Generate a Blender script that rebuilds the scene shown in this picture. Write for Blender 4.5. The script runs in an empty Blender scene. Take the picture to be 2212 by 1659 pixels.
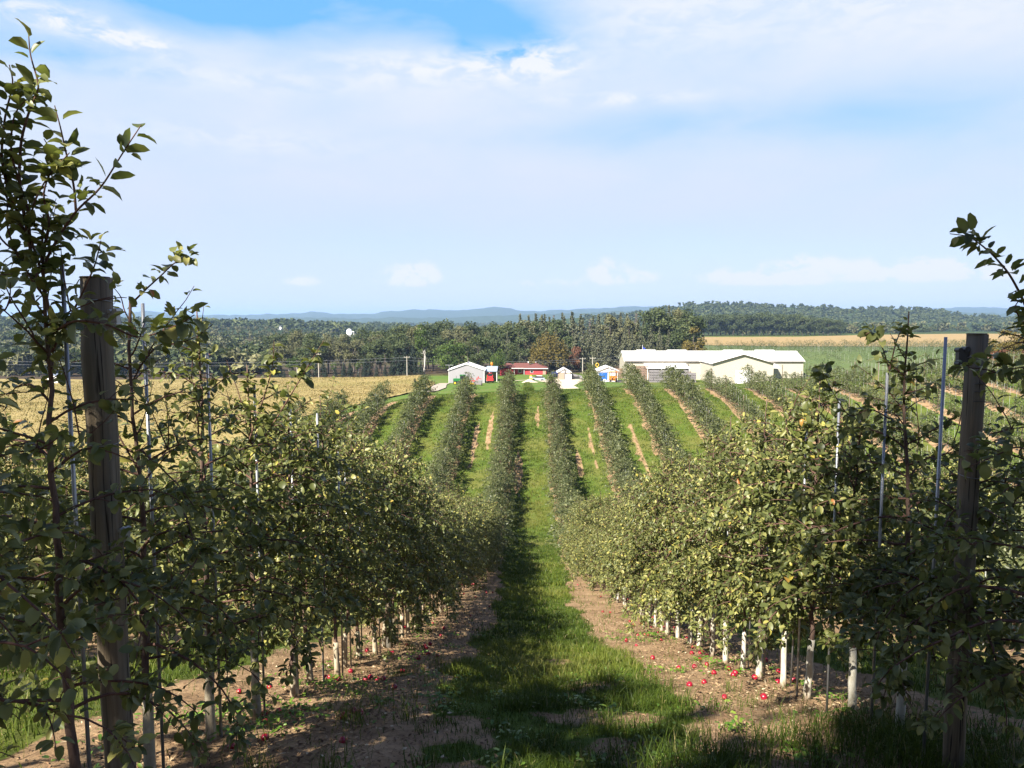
import bpy, bmesh, math, random
import numpy as np
from math import radians as R, sin, cos, pi, sqrt
from mathutils import Vector, Matrix
SC = bpy.context.scene
COL = SC.collection
# ------------------------------------------------------------------ camera
F = 731.0                      # focal length in pixels of a 1024 px wide frame
PITCH = math.atan(66 / F)
YAW = math.atan(16 / F)
cam = bpy.data.cameras.new('camera')
camo = bpy.data.objects.new('camera', cam)
COL.objects.link(camo)
camo.location = (0, 0, 0)
camo.rotation_euler = (pi / 2 - PITCH, 0, YAW)
cam.sensor_width = 36
cam.lens = 36 * F / 1024
cam.clip_start = 0.1
cam.clip_end = 40000
SC.camera = camo
# ------------------------------------------------------------------ sun, sky, exposure
SUN_AZ = np.array([-0.62, -0.7846])          # horizontal direction towards the sun (behind the viewer, to the left)
SUN_EL = R(43)
SKY_STRENGTH = 0.1
SUN_STRENGTH = 5.0
EXPOSURE = 1.7
sun = bpy.data.lights.new('sun', 'SUN')
sun.energy = SUN_STRENGTH
sun.angle = R(0.53)
sun.color = (1.0, 0.93, 0.80)
suno = bpy.data.objects.new('sun', sun)
COL.objects.link(suno)
sd = Vector((SUN_AZ[0] * cos(SUN_EL), SUN_AZ[1] * cos(SUN_EL), sin(SUN_EL)))
suno.rotation_euler = sd.to_track_quat('Z', 'Y').to_euler()
suno.location = (-20, -20, 30)
SC.view_settings.view_transform = 'Standard'
SC.view_settings.look = 'None'
SC.view_settings.exposure = EXPOSURE
SC.view_settings.gamma = 1
SC.view_settings.use_curve_mapping = False
SC.cycles.max_bounces = 6
SC.cycles.diffuse_bounces = 3
SC.cycles.glossy_bounces = 2
SC.cycles.transmission_bounces = 4
SC.cycles.volume_bounces = 0
SC.cycles.transparent_max_bounces = 4
SC.cycles.caustics_reflective = False
SC.cycles.caustics_refractive = False

W = bpy.data.worlds.new("World")
SC.world = W
W.use_nodes = True


class NT:
    """small helper to write node trees"""
    def __init__(s, tree):
        s.t = tree
        s.n = tree.nodes
        s.l = tree.links

    def new(s, kind, **kw):
        nd = s.n.new(kind)
        for k, v in kw.items():
            setattr(nd, k, v)
        return nd

    def put(s, sock, v):
        if isinstance(v, bpy.types.NodeSocket):
            s.l.new(v, sock)
        elif v is not None:
            sock.default_value = v

    def math(s, op, a, b=None, c=None, clamp=False):
        nd = s.new('ShaderNodeMath', operation=op, use_clamp=clamp)
        for i, v in enumerate((a, b, c)):
            if v is not None:
                s.put(nd.inputs[i], v)
        return nd.outputs[0]

    def mix(s, f, a, b):
        nd = s.new('ShaderNodeMix', data_type='RGBA')
        s.put(nd.inputs[0], f)
        s.put(nd.inputs[6], a if isinstance(a, bpy.types.NodeSocket) else (*a, 1))
        s.put(nd.inputs[7], b if isinstance(b, bpy.types.NodeSocket) else (*b, 1))
        return nd.outputs[2]

    def noise(s, vec, scale, detail=4, rough=0.55, dist=0.0):
        nd = s.new('ShaderNodeTexNoise')
        if vec is not None:
            s.l.new(vec, nd.inputs['Vector'])
        nd.inputs['Scale'].default_value = scale
        nd.inputs['Detail'].default_value = detail
        nd.inputs['Roughness'].default_value = rough
        nd.inputs['Distortion'].default_value = dist
        return nd.outputs[0]

    def ramp(s, f, stops):
        nd = s.new('ShaderNodeValToRGB')
        cr = nd.color_ramp
        while len(cr.elements) < len(stops):
            cr.elements.new(0.5)
        for e, (p, c) in zip(cr.elements, stops):
            e.position = p
            e.color = (*c, 1)
        s.put(nd.inputs[0], f)
        return nd.outputs[0]

    def maprange(s, v, a, b, c=0.0, d=1.0, smooth=True):
        nd = s.new('ShaderNodeMapRange', interpolation_type='SMOOTHSTEP' if smooth else 'LINEAR')
        s.put(nd.inputs[0], v)
        for i, q in enumerate((a, b, c, d)):
            s.put(nd.inputs[i + 1], q)
        return nd.outputs[0]

    def scalevec(s, vec, sc):
        nd = s.new('ShaderNodeMapping')
        s.l.new(vec, nd.inputs['Vector'])
        nd.inputs['Scale'].default_value = sc
        return nd.outputs[0]


def build_world():
    w = NT(W.node_tree)
    w.n.clear()
    out = w.new('ShaderNodeOutputWorld')
    bg = w.new('ShaderNodeBackground')
    sky = w.new('ShaderNodeTexSky', sky_type='NISHITA', sun_disc=False)
    sky.sun_elevation = SUN_EL
    # sky sun_rotation: 0 = +Y, clockwise seen from above
    sky.sun_rotation = math.atan2(SUN_AZ[0], SUN_AZ[1])
    sky.altitude = 250
    sky.air_density = 1.0
    sky.dust_density = 0.6
    sky.ozone_density = 3.5
    tc = w.new('ShaderNodeTexCoord')
    d = tc.outputs['Generated']
    sp = w.new('ShaderNodeSeparateXYZ')
    w.l.new(d, sp.inputs[0])
    x, y, z = sp.outputs
    az = w.math('MULTIPLY', w.math('ARCTAN2', x, y), 57.2958)        # degrees to the right of the rows
    el = w.math('MULTIPLY', w.math('ARCSINE', z), 57.2958)           # degrees above the horizon
    # cloud sheet coordinates: the direction carried up to a flat layer
    zz = w.math('MAXIMUM', w.math('ADD', z, 0.10), 0.02)
    cx = w.math('DIVIDE', x, zz)
    cy = w.math('DIVIDE', y, zz)
    cv = w.new('ShaderNodeCombineXYZ')
    w.l.new(cx, cv.inputs[0]); w.l.new(cy, cv.inputs[1])
    sheet = cv.outputs[0]
    av = w.new('ShaderNodeCombineXYZ')
    w.l.new(w.math('MULTIPLY', az, 0.1), av.inputs[0]); w.l.new(w.math('MULTIPLY', el, 0.1), av.inputs[1])
    ang = av.outputs[0]

    def blob(a0, e0, sa, se, tilt=0.0):
        da = w.math('SUBTRACT', az, a0)
        de = w.math('SUBTRACT', w.math('SUBTRACT', el, e0), w.math('MULTIPLY', da, tilt))
        q = w.math('ADD', w.math('POWER', w.math('ABSOLUTE', w.math('DIVIDE', da, sa)), 2.0),
                   w.math('POWER', w.math('ABSOLUTE', w.math('DIVIDE', de, se)), 2.0))
        return w.math('EXPONENT', w.math('MULTIPLY', q, -1.0))

    n1 = w.noise(w.scalevec(ang, (0.9, 2.6, 1)), 1.0, 7, 0.55, 0.35)
    n2 = w.noise(w.scalevec(ang, (2.2, 5.5, 1)), 1.7, 10, 0.62, 0.45)
    n3 = w.noise(w.scalevec(ang, (0.55, 1.5, 1)), 0.8, 5, 0.5, 0.5)
    puff = w.noise(w.scalevec(ang, (6.0, 7.0, 1)), 1.0, 6, 0.58, 0.2)
    # broad thin veil, with the blue openings left out
    def total(bl):
        o = None
        for a0, e0, sa, se, t, k in bl:
            b = w.math('MULTIPLY', blob(a0, e0, sa, se, t), k)
            o = b if o is None else w.math('ADD', o, b)
        return o
    clear = total([(-16, 22.3, 15, 2.3, -0.02, 1.25), (-24, 20.0, 8, 1.4, 0.0, .6), (-2.0, 20.0, 4.5, 1.7, -0.1, .9), (-32, 22.6, 9, 1.8, 0, 1.7), (-34, 16.4, 8, .9, 0, .5), (-37, 19.5, 4, 1.5, 0, .6),
                   (6, 13.6, 9, 1.3, 0.03, .34), (22, 13.4, 14, 1.9, -0.02, .42), (-16, 5.5, 14, 2.2, 0, .22), (14, 5.2, 30, 1.6, 0, .35), (-32, 17.5, 5, 1.2, .0, .3), (32, 10, 6, 3, 0, .25)])
    veil = w.math('ADD', w.maprange(n3, 0.2, 0.75, 0.74, 1.0), w.math('MULTIPLY', w.math('SUBTRACT', n1, 0.5), 0.5))
    veil = w.math('SUBTRACT', veil, w.math('MULTIPLY', clear, w.maprange(n1, 0.25, 0.75, 1.15, 0.6)))
    veil = w.math('MULTIPLY', w.math('MAXIMUM', veil, 0.0), w.math('MULTIPLY', w.maprange(el, 2.5, 10.0, 0.40, 0.95), w.maprange(el, 23.5, 34.0, 1.0, 0.18)), clamp=True)
    # brighter streaks
    st = total([(-32.0, 18.6, 4.2, 0.75, -0.06, 1.1), (-27.5, 17.9, 2.8, 0.6, -0.05, 1.0), (-9.5, 18.0, 5.5, 1.1, 0.0, .75), (-1.0, 18.3, 4.6, 1.15, 0.0, 1.1), (2.0, 18.7, 2.0, 1.0, 0.0, .7),
                (-22, 16.4, 9, .8, 0.02, .5), (7, 16.0, 6, .45, -.01, .75), (-22, 12.6, 9, .9, 0, .4), (24, 20.5, 12, 2.4, -.06, .5), (10, 21, 6, 2, 0, .4)])
    streak = w.math('MULTIPLY', st, w.maprange(n2, 0.36, 0.62, 0.0, 1.2), clamp=True)
    # cumulus low over the horizon
    cu = total([(-9.3, 3.1, 2.1, 0.95, 0, 1.1), (-8.2, 3.5, 1.2, .8, 0, .6), (-17.0, 2.7, 1.8, .5, 0, .8), (6.0, 3.4, 1.5, 1.1, 0, 1.0), (8.6, 3.1, 1.4, .6, 0, .7), (1.5, 2.6, 3, .5, 0, .6),
                (16.5, 3.0, 3.4, 0.75, 0, 1.2), (20.5, 3.3, 2.4, 1.05, 0, 1.3), (26.5, 3.2, 3.2, .9, 0, 1.2), (31, 2.9, 3, .7, 0, .9)])
    floor_ = w.maprange(el, 1.9, 2.9)
    cum = w.maprange(w.math('MULTIPLY', w.math('MULTIPLY', cu, floor_), w.maprange(puff, 0.3, 0.66, 0.2, 1.6)), 0.2, 0.8)
    K = SKY_STRENGTH * 2 ** EXPOSURE

    def sky_rgb(r, g, b):
        return tuple(((c / 255 + .055) / 1.055) ** 2.4 / K for c in (r, g, b))
    hor = sky_rgb(211, 225, 252)
    zen = sky_rgb(118, 194, 255)
    base = w.mix(w.maprange(el, 2.0, 20.0), hor, zen)
    base = w.mix(w.maprange(el, 23.5, 36.0), base, sky_rgb(34, 88, 182))
    col = w.mix(0.12, base, sky.outputs[0])
    veilc = w.mix(w.maprange(el, 3.0, 22.0), sky_rgb(222, 231, 252), sky_rgb(235, 242, 253))
    col = w.mix(veil, col, veilc)
    col = w.mix(w.math('MULTIPLY', streak, .9), col, sky_rgb(249, 251, 255))
    col = w.mix(w.math('MULTIPLY', cum, 0.9), col, sky_rgb(247, 249, 255))
    w.l.new(col, bg.inputs[0])
    bg.inputs[1].default_value = SKY_STRENGTH
    w.l.new(bg.outputs[0], out.inputs[0])


build_world()
# ------------------------------------------------------------------ helpers
_cy, _sy, _cp, _sp = cos(YAW), sin(YAW), cos(PITCH), sin(PITCH)
RIGHT = np.array([_cy, _sy, 0.0])
FWD = np.array([-_sy * _cp, _cy * _cp, -_sp])
UP = np.cross(RIGHT, FWD)


def at(px, py, Y):
    """the point at depth Y (metres along the rows) on the line of sight of a photograph point (1024 px wide)"""
    r = RIGHT * (px - 512) / F + UP * (384 - py) / F + FWD
    return r * (Y / r[1])


def atd(dx, dy, Y):
    return at(dx * 1024 / 2212, dy * 1024 / 2212, Y)


def mesh_np(name, verts, quads=None, tris=None, mat=None, smooth=False, attrs=None, mats=None, fmat=None):
    me = bpy.data.meshes.new(name)
    verts = np.asarray(verts, dtype=np.float32).reshape(-1, 3)
    q = np.zeros((0, 4), np.int32) if quads is None else np.asarray(quads, np.int32).reshape(-1, 4)
    t = np.zeros((0, 3), np.int32) if tris is None else np.asarray(tris, np.int32).reshape(-1, 3)
    me.vertices.add(len(verts))
    me.vertices.foreach_set('co', verts.ravel())
    nl = q.size + t.size
    me.loops.add(nl)
    me.loops.foreach_set('vertex_index', np.concatenate([q.ravel(), t.ravel()]).astype(np.int32))
    nf = len(q) + len(t)
    me.polygons.add(nf)
    ls = np.concatenate([np.arange(len(q)) * 4, q.size + np.arange(len(t)) * 3]).astype(np.int32)
    me.polygons.foreach_set('loop_start', ls)
    me.polygons.foreach_set('use_smooth', np.full(nf, smooth, dtype=bool))
    if fmat is not None:
        me.polygons.foreach_set('material_index', np.asarray(fmat, np.int32))
    for k, v in (attrs or {}).items():
        a = me.attributes.new(k, 'FLOAT', 'POINT')
        a.data.foreach_set('value', np.asarray(v, np.float32))
    for m in (mats or ([mat] if mat else [])):
        me.materials.append(m)
    me.update(calc_edges=True)
    return me


def link(name, me, parent=None, loc=None):
    o = bpy.data.objects.new(name, me)
    COL.objects.link(o)
    if parent is not None:
        o.parent = parent
    if loc is not None:
        o.location = loc
    return o


def tag(o, label=None, cat=None, group=None, kind=None):
    if label: o['label'] = label
    if cat: o['category'] = cat
    if group: o['group'] = group
    if kind: o['kind'] = kind
    return o


def thing(name, label, cat, loc=(0, 0, 0), rz=0.0, group=None):
    o = bpy.data.objects.new(name, None)
    COL.objects.link(o)
    o.location = loc
    o.rotation_euler = (0, 0, rz)
    o.empty_display_size = 0.2
    return tag(o, label, cat, group)


class MB:
    """collects simple shapes into one mesh"""
    def __init__(s):
        s.v = []; s.q = []; s.t = []; s.n = 0

    def add(s, v, q=(), t=()):
        for f in q: s.q.append([i + s.n for i in f])
        for f in t: s.t.append([i + s.n for i in f])
        s.v.extend([tuple(p) for p in v]); s.n += len(v)
        return s

    def box(s, x0, x1, y0, y1, z0, z1):
        v = [(x0, y0, z0), (x1, y0, z0), (x1, y1, z0), (x0, y1, z0), (x0, y0, z1), (x1, y0, z1), (x1, y1, z1), (x0, y1, z1)]
        return s.add(v, [(0, 3, 2, 1), (4, 5, 6, 7), (0, 1, 5, 4), (1, 2, 6, 5), (2, 3, 7, 6), (3, 0, 4, 7)])

    def prism(s, poly, y0, y1):
        """polygon in x,z extruded along y (counter-clockwise seen from -y)"""
        n = len(poly)
        v = [(x, y0, z) for x, z in poly] + [(x, y1, z) for x, z in poly]
        s.add(v, [(i, (i + 1) % n, n + (i + 1) % n, n + i) for i in range(n)][:0])
        b = s.n - 2 * n
        for i in range(n):
            j = (i + 1) % n
            s.q.append([b + j, b + i, b + n + i, b + n + j])
        for i in range(1, n - 1):
            s.t.append([b, b + i, b + i + 1])
            s.t.append([b + n, b + n + i + 1, b + n + i])
        return s

    def xprism(s, poly, x0, x1):
        n = len(poly)
        v = [(x0, y, z) for y, z in poly] + [(x1, y, z) for y, z in poly]
        b = s.n
        s.add(v)
        for i in range(n):
            j = (i + 1) % n
            s.q.append([b + i, b + j, b + n + j, b + n + i])
        for i in range(1, n - 1):
            s.t.append([b, b + i + 1, b + i])
            s.t.append([b + n, b + n + i, b + n + i + 1])
        return s

    def tube(s, pts, rad, k=6, cap=True):
        pts = [Vector(p) for p in pts]
        if not hasattr(rad, '__len__'): rad = [rad] * len(pts)
        b = s.n
        V = []
        prev = None
        for i, p in enumerate(pts):
            d = (pts[min(i + 1, len(pts) - 1)] - pts[max(i - 1, 0)])
            d = d.normalized() if d.length > 1e-9 else Vector((0, 0, 1))
            if prev is None:
                a = d.cross(Vector((0, 0, 1)) if abs(d.z) < 0.9 else Vector((1, 0, 0))).normalized()
            else:
                a = (prev - d * prev.dot(d)).normalized()
            prev = a
            c = d.cross(a)
            for j in range(k):
                t = 2 * pi * j / k
                V.append(p + (a * cos(t) + c * sin(t)) * rad[i])
        s.add(V)
        for i in range(len(pts) - 1):
            for j in range(k):
                s.q.append([b + i * k + j, b + i * k + (j + 1) % k, b + (i + 1) * k + (j + 1) % k, b + (i + 1) * k + j])
        if cap:
            for j in range(1, k - 1):
                s.t.append([b, b + j + 1, b + j])
                e = b + (len(pts) - 1) * k
                s.t.append([e, e + j, e + j + 1])
        return s

    def cyl(s, c, axis, r, h, k=20, r2=None):
        c = Vector(c); axis = Vector(axis).normalized()
        return s.tube([c - axis * h / 2, c + axis * h / 2], [r, r if r2 is None else r2], k)

    def ball(s, c, r, nu=12, nv=8, sq=(1, 1, 1)):
        b = s.n
        V = []
        for i in range(nv + 1):
            th = pi * i / nv
            for j in range(nu):
                ph = 2 * pi * j / nu
                V.append((c[0] + r * sq[0] * sin(th) * cos(ph), c[1] + r * sq[1] * sin(th) * sin(ph), c[2] + r * sq[2] * cos(th)))
        s.add(V)
        for i in range(nv):
            for j in range(nu):
                s.q.append([b + i * nu + j, b + (i + 1) * nu + j, b + (i + 1) * nu + (j + 1) % nu, b + i * nu + (j + 1) % nu])
        return s

    def mesh(s, name, mat, smooth=False):
        return mesh_np(name, s.v, s.q or None, s.t or None, mat, smooth)

    def build(s, name, mat, parent=None, smooth=False, loc=None):
        return link(name, s.mesh(name, mat, smooth), parent, loc)


# value noise on numpy arrays
_rs = np.random.RandomState(7)
_tab = _rs.rand(256, 256)


def vnoise(x, y):
    x = np.asarray(x, float); y = np.asarray(y, float)
    xi = np.floor(x).astype(int); yi = np.floor(y).astype(int)
    fx = x - xi; fy = y - yi
    fx = fx * fx * (3 - 2 * fx); fy = fy * fy * (3 - 2 * fy)
    a = _tab[xi & 255, yi & 255]; b = _tab[(xi + 1) & 255, yi & 255]
    c = _tab[xi & 255, (yi + 1) & 255]; d = _tab[(xi + 1) & 255, (yi + 1) & 255]
    return (a * (1 - fx) + b * fx) * (1 - fy) + (c * (1 - fx) + d * fx) * fy


def fbm(x, y, o=4):
    s = 0; a = 0.5; t = 0
    for i in range(o):
        s = s + a * vnoise(x * 2 ** i + 17.3 * i, y * 2 ** i + 9.1 * i); t += a; a *= 0.5
    return s / t


# ------------------------------------------------------------------ the lie of the land
YK = [-200, -40, -10, 0, 5, 10, 17.5, 30, 41, 52, 60, 70, 80, 90, 98, 112, 150, 185, 220, 260, 300, 400, 600, 900, 1400, 3000, 6000, 20000]
XK = [-900, -350, -150, -60, -30, -13, 0, 13, 35, 60, 85, 120, 200, 400, 900]
_far = {  # z at 300, 400, 600, 900, 1400, 3000, 6000, 20000
}
ZT = {
    -900: [4, 0, -1.3, -2.15, -3.15, -4.9, -7.45, -11.1, -14, -15.6, -16, -16.5, -17, -17.4, -17.7, -18, -19, -20.5, -22, -23, -24, -24, -20, -10, -10, -30, -45, -45],
    -350: [4, 0, -1.3, -2.15, -3.15, -4.9, -7.45, -11.1, -14, -15.6, -16, -16.3, -16.7, -17, -17.2, -17.5, -19, -20.5, -22.3, -23, -24, -25, -20, -13, -20, -30, -45, -45],
    -150: [4, 0, -1.3, -2.15, -3.15, -4.9, -7.45, -11.1, -14, -15.5, -15.5, -15.5, -15.6, -15.8, -16, -16.5, -18.5, -20.3, -22, -22.8, -24, -26, -26, -24, -26, -30, -45, -45],
    -60: [4, 0, -1.3, -2.15, -3.15, -4.9, -7.45, -11.1, -14, -15.4, -15.4, -15.3, -15.3, -15.3, -15.4, -15.8, -17.6, -19.2, -20.6, -21, -22, -25, -28, -28, -30, -30, -45, -45],
    -30: [4, 0, -1.3, -2.15, -3.15, -4.9, -7.45, -11.1, -14, -15.8, -15.9, -15.4, -14.6, -13.9, -13.8, -14.4, -16.3, -18.0, -19.4, -19.6, -21, -24, -28, -28, -30, -30, -45, -45],
    -13: [4, 0, -1.3, -2.15, -3.15, -4.9, -7.45, -11.1, -14, -15.7, -15.7, -14.5, -12.5, -10.7, -10.5, -11.6, -14.3, -17.2, -19.3, -19.5, -21, -24, -28, -28, -30, -30, -45, -45],
    0: [4, 0, -1.3, -2.15, -3.15, -4.9, -7.45, -11.1, -14, -15.6, -15.6, -14.3, -12.2, -10.3, -9.9, -11.0, -13.8, -16.2, -18.5, -19.2, -21, -24, -28, -28, -30, -30, -45, -45],
    13: [4, 0, -1.3, -2.15, -3.15, -4.9, -7.45, -11.1, -14, -15.4, -15.2, -13.9, -11.8, -9.9, -9.5, -10.9, -13.9, -16.2, -18.3, -19.2, -21, -24, -28, -28, -30, -30, -45, -45],
    35: [4, 0, -1.3, -2.15, -3.15, -4.9, -7.45, -11.0, -13.4, -14.4, -14.0, -12.7, -11.1, -9.8, -9.4, -10.4, -14.0, -17.3, -19.2, -19.3, -20, -22, -24, -26, -30, -30, -45, -45],
    60: [4, 0, -1.3, -2.15, -3.15, -4.9, -7.35, -10.2, -11.9, -12.2, -11.5, -10.2, -8.8, -7.7, -7.3, -8.0, -12, -16.5, -19.2, -18.5, -17, -18, -18, -20, -24, -30, -45, -45],
    85: [4, 0, -1.3, -2.15, -3.15, -4.9, -7.2, -9.8, -11.0, -11.0, -10.3, -9.0, -7.8, -6.9, -6.6, -7.0, -10.5, -15, -18.6, -17.5, -15.3, -16.2, -16.4, -17.5, -18, -30, -45, -45],
    120: [4, 0, -1.3, -2.15, -3.15, -4.9, -7.1, -9.5, -10.4, -10.2, -9.4, -8.2, -7.2, -6.5, -6.4, -6.6, -9.5, -13.4, -16.5, -16.3, -14.5, -15.9, -16.0, -17.5, -12, -30, -45, -45],
    200: [4, 0, -1.3, -2.15, -3.15, -4.9, -7.1, -9.2, -10, -9.8, -9, -8, -7, -6.4, -6.4, -6.6, -9, -12, -14.6, -14.8, -14.0, -15.5, -15.6, -16.5, -4, -30, -45, -45],
    400: [4, 0, -1.3, -2.15, -3.15, -4.9, -7.1, -9.2, -10, -9.8, -9, -8, -7, -6.4, -6.4, -6.6, -9, -12, -14.6, -14.8, -14.2, -15.2, -15.0, -15, 2, -30, -45, -45],
    900: [4, 0, -1.3, -2.15, -3.15, -4.9, -7.1, -9.2, -10, -9.8, -9, -8, -7, -6.4, -6.4, -6.6, -9, -12, -14.6, -14.8, -14, -14, -14, -18, -8, -30, -45, -45],
}
_ZA = np.array([ZT[x] for x in XK], float)
_XK = np.array(XK, float); _YK = np.array(YK, float)


def _pchip_slopes(xk, yk):
    h = np.diff(xk); d = np.diff(yk, axis=0) / h.reshape(-1, *([1] * (yk.ndim - 1)))
    m = np.zeros_like(yk)
    w1 = (2 * h[1:] + h[:-1]).reshape(-1, *([1] * (yk.ndim - 1))); w2 = (h[1:] + 2 * h[:-1]).reshape(-1, *([1] * (yk.ndim - 1)))
    same = (d[1:] * d[:-1]) > 0
    with np.errstate(divide='ignore', invalid='ignore'):
        hm = (w1 + w2) / (w1 / d[:-1] + w2 / d[1:])
    m[1:-1] = np.where(same, hm, 0)
    m[0] = d[0]; m[-1] = d[-1]
    return m


_MY = _pchip_slopes(_YK, _ZA.T)         # along Y, shape (nY, nX)


def ground(X, Y):
    X = np.atleast_1d(np.asarray(X, float)); Y = np.atleast_1d(np.asarray(Y, float))
    X, Y = np.broadcast_arrays(X, Y)
    sh = X.shape
    x = np.clip(X.ravel(), XK[0], XK[-1]); y = np.clip(Y.ravel(), YK[0], YK[-1])
    j = np.clip(np.searchsorted(_YK, y) - 1, 0, len(YK) - 2)
    h = _YK[j + 1] - _YK[j]; t = (y - _YK[j]) / h
    h00 = 2 * t ** 3 - 3 * t ** 2 + 1; h10 = t ** 3 - 2 * t ** 2 + t; h01 = -2 * t ** 3 + 3 * t ** 2; h11 = t ** 3 - t ** 2
    i = np.clip(np.searchsorted(_XK, x) - 1, 0, len(XK) - 2)

    def col(ii):
        return h00 * _ZA[ii, j] + h10 * h * _MY[j, ii] + h01 * _ZA[ii, j + 1] + h11 * h * _MY[j + 1, ii]
    s = (x - _XK[i]) / (_XK[i + 1] - _XK[i])
    s2 = s * s * (3 - 2 * s) * 0.6 + s * 0.4
    z = col(i) * (1 - s2) + col(i + 1) * s2
    return z.reshape(sh)


def gz(x, y):
    return float(ground(x, y)[0])


ROW = 5.3
ROWL = -2.4
ROWR = 2.9
ALLEY = 0.25


def row_end(x):
    """how far down the land each row runs"""
    if x < -47: return 30
    if x < -31: return 46
    if x < -5: return 93
    if x < 5: return 93
    if x < 40: return 99
    return 104


def bare(X, Y):
    """0 grass, 1 bare soil, inside the orchard"""
    d = np.abs(((X - ROWR) / ROW + 0.5) % 1.0 - 0.5) * ROW
    n = fbm(X * 1.1 + 40, Y * 0.55 + 3, 3) - 0.5
    n2 = fbm(X * 4 + 11, Y * 2.5 + 70, 3) - 0.5
    wdt = 1.5 + 0.8 * n + 0.5 * n2
    wdt = wdt - 0.78 * np.clip((Y - 24) / 18, 0, 1)
    s = np.clip((wdt - d) / 0.22 + 0.5, 0, 1)
    for cx, cy, rx, ry in ((0.62, 6.15, .55, .38), (-0.55, 5.55, .5, .45), (0.75, 7.9, .4, .5), (0.9, 5.1, .6, .4), (-.6, 4.4, .5, .4), (0.5, 10.4, .25, .5), (-.9, 68, .5, 6), (-4.2, 80, .35, 6), (-5.6, 76, .3, 7), (1.1, 84, .3, 4), (5.0, 70, .3, 5), (6.6, 74, .3, 6), (11.2, 70, .36, 12), (10.1, 60, .3, 8)):
        q = ((X - cx) / rx) ** 2 + ((Y - cy) / ry) ** 2
        s = np.maximum(s, np.clip((1.25 - q + 2.2 * n2 + 1.2 * n) / 0.6, 0, 1) * .75)
    fade = np.clip((100 - Y) / 3, 0, 1) * np.clip((X + 55) / 5, 0, 1)
    return s * fade
# ------------------------------------------------------------------ materials
def new_mat(name):
    m = bpy.data.materials.new(name)
    m.use_nodes = True
    w = NT(m.node_tree)
    w.n.clear()
    out = w.new('ShaderNodeOutputMaterial')
    return m, w, out


def principled(w, out, col, rough=0.6, spec=0.3, metal=0.0, normal=None):
    p = w.new('ShaderNodeBsdfPrincipled')
    if isinstance(col, bpy.types.NodeSocket):
        w.l.new(col, p.inputs['Base Color'])
    else:
        p.inputs['Base Color'].default_value = (*col, 1)
    w.put(p.inputs['Roughness'], rough)
    p.inputs['Specular IOR Level'].default_value = spec
    p.inputs['Metallic'].default_value = metal
    if normal is not None:
        w.l.new(normal, p.inputs['Normal'])
    if out is not None:
        w.l.new(p.outputs[0], out.inputs[0])
    return p


def bump(w, h, strength=0.3, dist=0.02):
    b = w.new('ShaderNodeBump')
    b.inputs['Strength'].default_value = strength
    b.inputs['Distance'].default_value = dist
    w.l.new(h, b.inputs['Height'])
    return b.outputs[0]


def pos(w):
    return w.new('ShaderNodeNewGeometry').outputs['Position']


def objco(w):
    return w.new('ShaderNodeTexCoord').outputs['Object']


def simple(name, col, rough=0.55, spec=0.3, var=0.12, scale=3.0, metal=0.0, stretch=(1, 1, 1)):
    """one real-world colour with a little wear"""
    m, w, out = new_mat(name)
    v = w.scalevec(objco(w), stretch)
    n = w.noise(v, scale, 5, 0.6)
    lo = tuple(c * (1 - var) for c in col); hi = tuple(min(1, c * (1 + var)) for c in col)
    principled(w, out, w.mix(n, lo, hi), rough, spec, metal)
    return m


def leaf_mat(name, stops, under=(0.15, 0.175, 0.115), trans=0.28, rough=0.42, spec=0.45, under_amt=0.75):
    m, w, out = new_mat(name)
    a = w.new('ShaderNodeAttribute', attribute_name='tint').outputs['Fac']
    col = w.ramp(a, stops)
    g = w.new('ShaderNodeNewGeometry')
    col2 = w.mix(w.math('MULTIPLY', g.outputs['Backfacing'], under_amt), col, under)
    p = principled(w, None, col2, rough, spec)
    t = w.new('ShaderNodeBsdfTranslucent')
    w.l.new(w.mix(0.5, col, (0.20, 0.26, 0.03)), t.inputs[0])
    mx = w.new('ShaderNodeMixShader')
    mx.inputs[0].default_value = trans
    w.l.new(p.outputs[0], mx.inputs[1]); w.l.new(t.outputs[0], mx.inputs[2])
    w.l.new(mx.outputs[0], out.inputs[0])
    return m


M = {}
M['leaf'] = leaf_mat('apple_leaf', [(0.0, (0.046, 0.060, 0.018)), (0.45, (0.125, 0.138, 0.040)), (0.78, (0.27, 0.26, 0.088)),
                                    (0.93, (0.36, 0.33, 0.075)), (0.965, (0.36, 0.30, 0.055)), (1.0, (0.26, 0.09, 0.032))], under=(0.16, 0.185, 0.085), spec=0.32)
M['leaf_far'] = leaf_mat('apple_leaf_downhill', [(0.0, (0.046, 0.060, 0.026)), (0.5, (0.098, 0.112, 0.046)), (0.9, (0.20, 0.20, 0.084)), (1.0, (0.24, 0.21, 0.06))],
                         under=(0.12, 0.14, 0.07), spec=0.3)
M['crown'] = leaf_mat('crown_leaf', [(0.0, (0.026, 0.038, 0.016)), (0.5, (0.054, 0.072, 0.027)), (1.0, (0.115, 0.130, 0.046))], under=(0.05, 0.07, 0.03), trans=0.15, rough=0.6, spec=0.2)
M['crown_bright'] = leaf_mat('crown_leaf_bright', [(0.0, (0.034, 0.060, 0.012)), (0.5, (0.060, 0.098, 0.018)), (1.0, (0.115, 0.155, 0.03))], under=(0.07, 0.10, 0.03), trans=0.15, rough=0.6, spec=0.2)
M['crown_olive'] = leaf_mat('crown_leaf_olive', [(0.0, (0.066, 0.072, 0.034)), (0.5, (0.120, 0.122, 0.057)), (1.0, (0.19, 0.18, 0.086))], under=(0.09, 0.09, 0.05), trans=0.12, rough=0.65, spec=0.2)
M['crown_gold'] = leaf_mat('crown_leaf_gold', [(0.0, (0.060, 0.050, 0.012)), (0.5, (0.105, 0.082, 0.018)), (1.0, (0.17, 0.125, 0.026))], under=(0.10, 0.08, 0.03), trans=0.12, rough=0.65, spec=0.2)
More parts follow.
